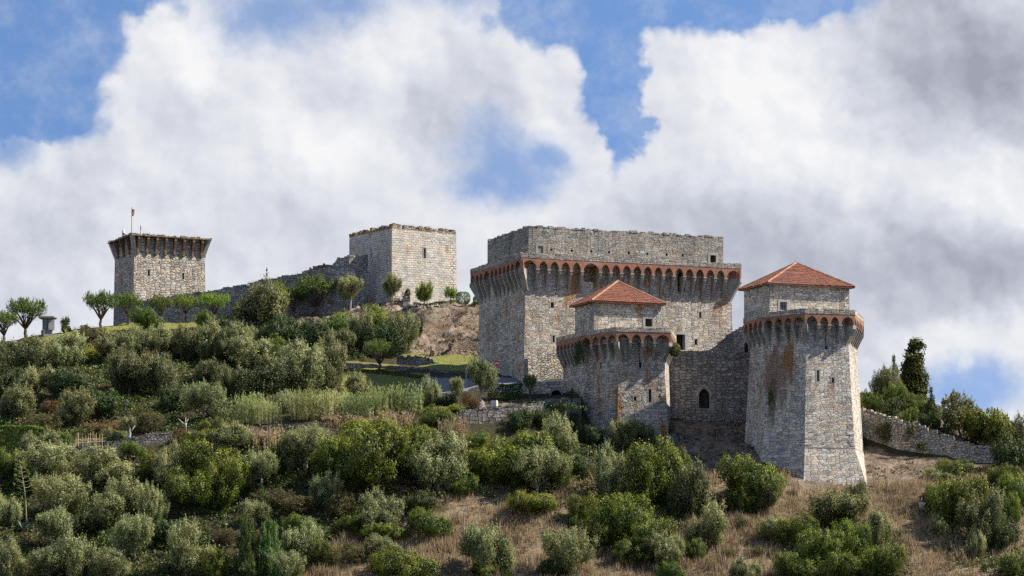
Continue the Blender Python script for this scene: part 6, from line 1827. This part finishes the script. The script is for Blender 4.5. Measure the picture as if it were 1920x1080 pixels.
    # weeds on the ruined wall tops
    for nm, lab, segs in (('wall_grass', 'dry tufts growing on the crumbling tower and wall tops', [((258, 441), (390, 450), 390.5), ((560, 514), (640, 500), 382), ((665, 440), (733, 423), 379), ((740, 422), (850, 433), 378), ((480, 530), (560, 516), 379)]),):
        co, cl = [], []
        for a, b, Y in segs:
            n = 70; t = g.random((n, 1)); A, B = np.array(W(*a, Y)), np.array(W(*b, Y)); P = A + (B - A) * t + g.normal(size=(n, 3)) * [.1, .3, .03]; h = g.uniform(.1, .55, (n, 1)); s = np.stack([np.full(n, .018), np.zeros(n), np.zeros(n)], 1); ln = g.normal(size=(n, 3)) * [.3, .3, 0] * h
            co.append(np.stack([P - s - [0, 0, .3], P + s - [0, 0, .3], P + ln + [0, 0, 1] * h + s * .4, P + ln + [0, 0, 1] * h], 1)); cl.append(np.stack([g.random(n), g.random(n) * .4], 1))
        me = quads_mesh(nm, np.concatenate(co), np.concatenate(cl), L['straw']); o = bpy.data.objects.new(nm, me); col.objects.link(o); tag(o, lab, 'grass', kind='stuff')


build_props(); build_creepers(); build_cover()
# ------------------------------------------------------------------ light, sky, camera
SUN_EL, SUN_AZ = math.radians(46.5), math.radians(-2.5)      # az: degrees in front of due right
sv = Vector((math.cos(SUN_EL) * math.cos(SUN_AZ), -math.cos(SUN_EL) * math.sin(SUN_AZ), math.sin(SUN_EL)))
sl = bpy.data.lights.new('sun', 'SUN'); sl.energy = 5.0; sl.angle = math.radians(0.55); sl.color = (1.0, 0.91, 0.77)
so = bpy.data.objects.new('sun', sl); so.rotation_euler = sv.to_track_quat('Z', 'Y').to_euler(); so.location = sv * 400; col.objects.link(so)


def build_sky():
    w = bpy.data.worlds.new('World'); scn.world = w; w.use_nodes = True
    nt = NT(w.node_tree)
    for n in list(nt.n): nt.n.remove(n)
    out = nt.new('ShaderNodeOutputWorld'); bg = nt.new('ShaderNodeBackground'); bg.inputs['Strength'].default_value = 0.12
    d = nt.new('ShaderNodeTexCoord').outputs['Generated']
    sx = nt.new('ShaderNodeSeparateXYZ'); nt.put(sx.inputs[0], d); x, y, z = sx.outputs
    sky = nt.new('ShaderNodeTexSky', sky_type='NISHITA', sun_disc=False)
    sky.sun_elevation = SUN_EL; sky.sun_rotation = math.radians(93); sky.altitude = 200; sky.air_density = 1.0; sky.dust_density = 0.6; sky.ozone_density = 2.0
    cx = nt.new('ShaderNodeCombineXYZ'); nt.put(cx.inputs[0], x); nt.put(cx.inputs[1], y); nt.put(cx.inputs[2], nt.m('ADD', nt.m('MULTIPLY', nt.m('MAXIMUM', z, 0.0), 1.3), 0.42))
    nt.put(sky.inputs['Vector'], nt.vm('NORMALIZE', cx.outputs[0]))
    # sky direction unrolled to tangents: az to the right, el upwards (hundredths of a 1920-wide frame)
    ya = nt.m('MAXIMUM', y, 0.05)
    u = nt.m('ADD', nt.m('MULTIPLY', nt.m('DIVIDE', x, ya), 48.0), 9.6); v = nt.m('SUBTRACT', 11.1, nt.m('MULTIPLY', nt.m('DIVIDE', z, ya), 48.0))
    cb = nt.new('ShaderNodeCombineXYZ'); nt.put(cb.inputs[0], u); nt.put(cb.inputs[1], v); cb.inputs[2].default_value = 3.3; p0 = cb.outputs[0]
    w1 = nt.vm('SUBTRACT', nt.noise(p0, 0.45, 5, 0.6, color=True), (.5, .5, .5)); p = nt.vm('ADD', p0, nt.vm('SCALE', w1, scale=1.5))
    w2 = nt.vm('SUBTRACT', nt.noise(p0, 1.9, 6, 0.6, color=True), (.5, .5, .5)); p = nt.vm('ADD', p, nt.vm('SCALE', w2, scale=0.35))
    pw = nt.vm('ADD', p0, nt.vm('SCALE', w2, scale=0.5))

    def billow(off=(0, 0, 0)):
        """cauliflower heads: rounded cells on rounded cells"""
        x_ = nt.new('ShaderNodeTexVoronoi', voronoi_dimensions='2D', feature='SMOOTH_F1')
        nt.put(x_.inputs['Vector'], nt.vm('ADD', pw, off)); x_.inputs['Scale'].default_value = 0.75; x_.inputs['Detail'].default_value = 4; x_.inputs['Roughness'].default_value = 0.45
        x_.inputs['Smoothness'].default_value = 0.6
        return nt.m('SUBTRACT', 1.0, x_.outputs['Distance'])
    bw = billow(); bw2 = billow((.16, -.16, 0))
    fb = nt.noise(p0, 0.55, 7, 0.52, 0.3); fb2 = nt.noise(nt.vm('ADD', p0, (9.1, 4.2, 2.0)), 1.6, 7, 0.6)

    def blob(c, r, pos=p):
        q = nt.vm('MULTIPLY', nt.vm('SUBTRACT', pos, (c[0], c[1], 3.3)), (1 / r[0], 1 / r[1], 0))
        return nt.m('SUBTRACT', 1.0, nt.vm('LENGTH', q))

    def union(bl, pos=p):
        r = None
        for c, rr in bl:
            b = blob(c, rr, pos); r = b if r is None else nt.m('SMOOTH_MAX', r, b, 0.3)
        return r
    crisp = union([((.2, .3), (2.0, 1.5)), ((1.0, .6), (1.35, 1.9)), ((.3, 1.7), (1.4, 1.0)), ((1.9, -.2), (1.2, .8)), ((10.5, .0), (1.25, .8)), ((11.6, .1), (1.9, .7)), ((13.8, -.25), (2.2, .75)), ((11.5, 1.0), (.55, 1.1)), ((11.72, 2.0), (.36, 1.1))])
    wispy = union([((4.9, .2), (1.5, 1.0)), ((6.3, .0), (1.3, .6)), ((8.9, -.4), (1.6, .75)), ((9.5, 2.95), (1.35, .8)), ((8.9, 3.3), (.9, .6)), ((10.2, 2.9), (.7, .5)), ((18.1, 7.3), (1.8, .6)), ((.1, 2.6), (1.0, .7))])
    ac = nt.m('ADD', crisp, nt.m('ADD', nt.m('MULTIPLY', nt.m('SUBTRACT', fb, .5), .7), nt.m('MULTIPLY', nt.m('SUBTRACT', .62, bw), .55)))
    aw = nt.m('ADD', wispy, nt.m('ADD', nt.m('MULTIPLY', nt.m('SUBTRACT', fb, .5), 1.1), nt.m('MULTIPLY', nt.m('SUBTRACT', fb2, .5), .7)))
    open_sky = nt.m('MAXIMUM', nt.mr(ac, -0.10, 0.36), nt.m('MULTIPLY', nt.mr(aw, -0.25, 0.9), 0.82))
    cloud_front = nt.m('SUBTRACT', 1.0, open_sky)
    veil = nt.m('MULTIPLY', nt.mr(nt.m('ADD', nt.m('MULTIPLY', fb2, .6), nt.m('MULTIPLY', fb, .4)), .40, .74), .34)
    cloud_front = nt.m('MAXIMUM', cloud_front, veil)
    # elsewhere, out of view: broken cumulus, kept bright to fill the shade
    gn = nt.noise(d, 2.2, 8, 0.6, 0.3)
    cloud_else = nt.mr(nt.m('ADD', gn, nt.m('MULTIPLY', nt.m('SUBTRACT', .25, z), .25)), .46, .60)
    front = nt.mr(y, 0.78, 0.9)
    cl = nt.m('ADD', nt.m('MULTIPLY', cloud_front, front), nt.m('MULTIPLY', cloud_else, nt.m('SUBTRACT', 1.0, front)))
    # how grey the cloud is: thick, shaded bases against sunlit heads
    ps = nt.vm('ADD', p0, nt.vm('SCALE', w1, scale=2.6)); ps = nt.vm('ADD', ps, nt.vm('SCALE', w2, scale=.5))
    def soft_sum(items, pos):
        r = None
        for c, rr, k in items:
            q = nt.m('MULTIPLY', nt.mr(blob(c, rr, pos), 0.0, 1.0), k); r = q if r is None else nt.m('ADD', r, q)
        return r
    grey = soft_sum([((17.9, .9), (3.6, 2.6), .62), ((19.4, 1.9), (2.8, 2.2), .25), ((16.4, 4.9), (5.6, 2.2), .44), ((18.8, 5.2), (3.0, 1.6), .25), ((12.6, 4.4), (3.0, 1.5), .36), ((14.5, 6.0), (3.4, 1.6), .25), ((5.2, 4.2), (3.4, 1.6), .20), ((9.2, 1.9), (2.4, 1.6), .22),
                     ((.8, 4.6), (2.4, 1.8), .26), ((3.4, 2.4), (1.2, 1.2), .2), ((8.0, 2.6), (1.4, 1.2), .25), ((2.0, 3.3), (1.4, .8), .22), ((6.0, 1.6), (1.3, .8), .2)], ps)
    brightz = soft_sum([((14.2, 1.6), (2.2, 1.6), .5), ((15.4, 2.9), (1.8, 1.0), .45), ((18.6, 3.4), (2.0, .9), .4), ((5.9, 2.6), (2.4, 1.5), .35), ((3.5, .9), (1.3, 1.1), .45), ((18.0, 6.4), (2.5, .7), .3), ((10.4, 2.3), (.8, 1.4), .3), ((7.6, .9), (1.6, .9), .25)], ps)
    rel = nt.m('SUBTRACT', fb, nt.noise(nt.vm('ADD', p0, (.25, -.22, 0)), 0.55, 7, 0.52, 0.3))
    puff = nt.m('SUBTRACT', bw, bw2)
    sh = nt.m('ADD', .27, grey); sh = nt.m('SUBTRACT', sh, nt.m('MULTIPLY', brightz, .6)); sh = nt.m('ADD', sh, nt.m('MULTIPLY', nt.m('SUBTRACT', fb, .5), .32)); sh = nt.m('SUBTRACT', sh, nt.m('MULTIPLY', rel, .52)); sh = nt.m('SUBTRACT', sh, nt.m('MULTIPLY', puff, .36))
    sh = nt.m('ADD', nt.m('MULTIPLY', sh, front), nt.m('MULTIPLY', nt.m('ADD', .25, nt.m('MULTIPLY', nt.m('SUBTRACT', gn, .6), .5)), nt.m('SUBTRACT', 1.0, front)))
    cc = nt.ramp(sh, [(0.0, (.95, .95, .96)), (.30, (.77, .79, .85)), (.62, (.58, .61, .70)), (1.0, (.36, .38, .46))])
    left_fill = nt.m('ADD', .9, nt.m('MULTIPLY', nt.m('MAXIMUM', nt.m('MULTIPLY', x, -1.0), 0.0), 1.1)); left_fill = nt.m('ADD', nt.m('MULTIPLY', left_fill, nt.m('SUBTRACT', 1.0, front)), front)  # unseen clouds on the left brightened to fill the shaded walls
    CL = nt.vm('SCALE', cc, scale=nt.m('MULTIPLY', left_fill, 3.95))
    skc = nt.mix(1.0, sky.outputs[0], (SKYR, SKYG, SKYB, 1), 'MULTIPLY')
    nt.put(bg.inputs['Color'], nt.mix(cl, skc, CL))
    nt.l.new(bg.outputs[0], out.inputs[0])
    w.cycles.sampling_method = 'MANUAL'; w.cycles.sample_map_resolution = 512


SKYR, SKYG, SKYB = 0.66, 0.76, 0.85
build_sky()
cd = bpy.data.cameras.new('camera'); cd.sensor_width = 36; cd.lens = F / 1920 * 36; cd.shift_y = (YH - 540) / 1920; cd.clip_start = 1; cd.clip_end = 9000
cam = bpy.data.objects.new('camera', cd); cam.rotation_euler = (math.pi / 2, 0, 0); col.objects.link(cam); scn.camera = cam
scn.view_settings.view_transform = 'Standard'; scn.view_settings.look = 'None'; scn.view_settings.exposure = 1.05; scn.view_settings.gamma = 1
scn.cycles.max_bounces = 6; scn.cycles.diffuse_bounces = 3; scn.cycles.transmission_bounces = 3; scn.cycles.use_adaptive_sampling = True; scn.cycles.adaptive_threshold = 0.02
scn.cycles.use_denoising = False
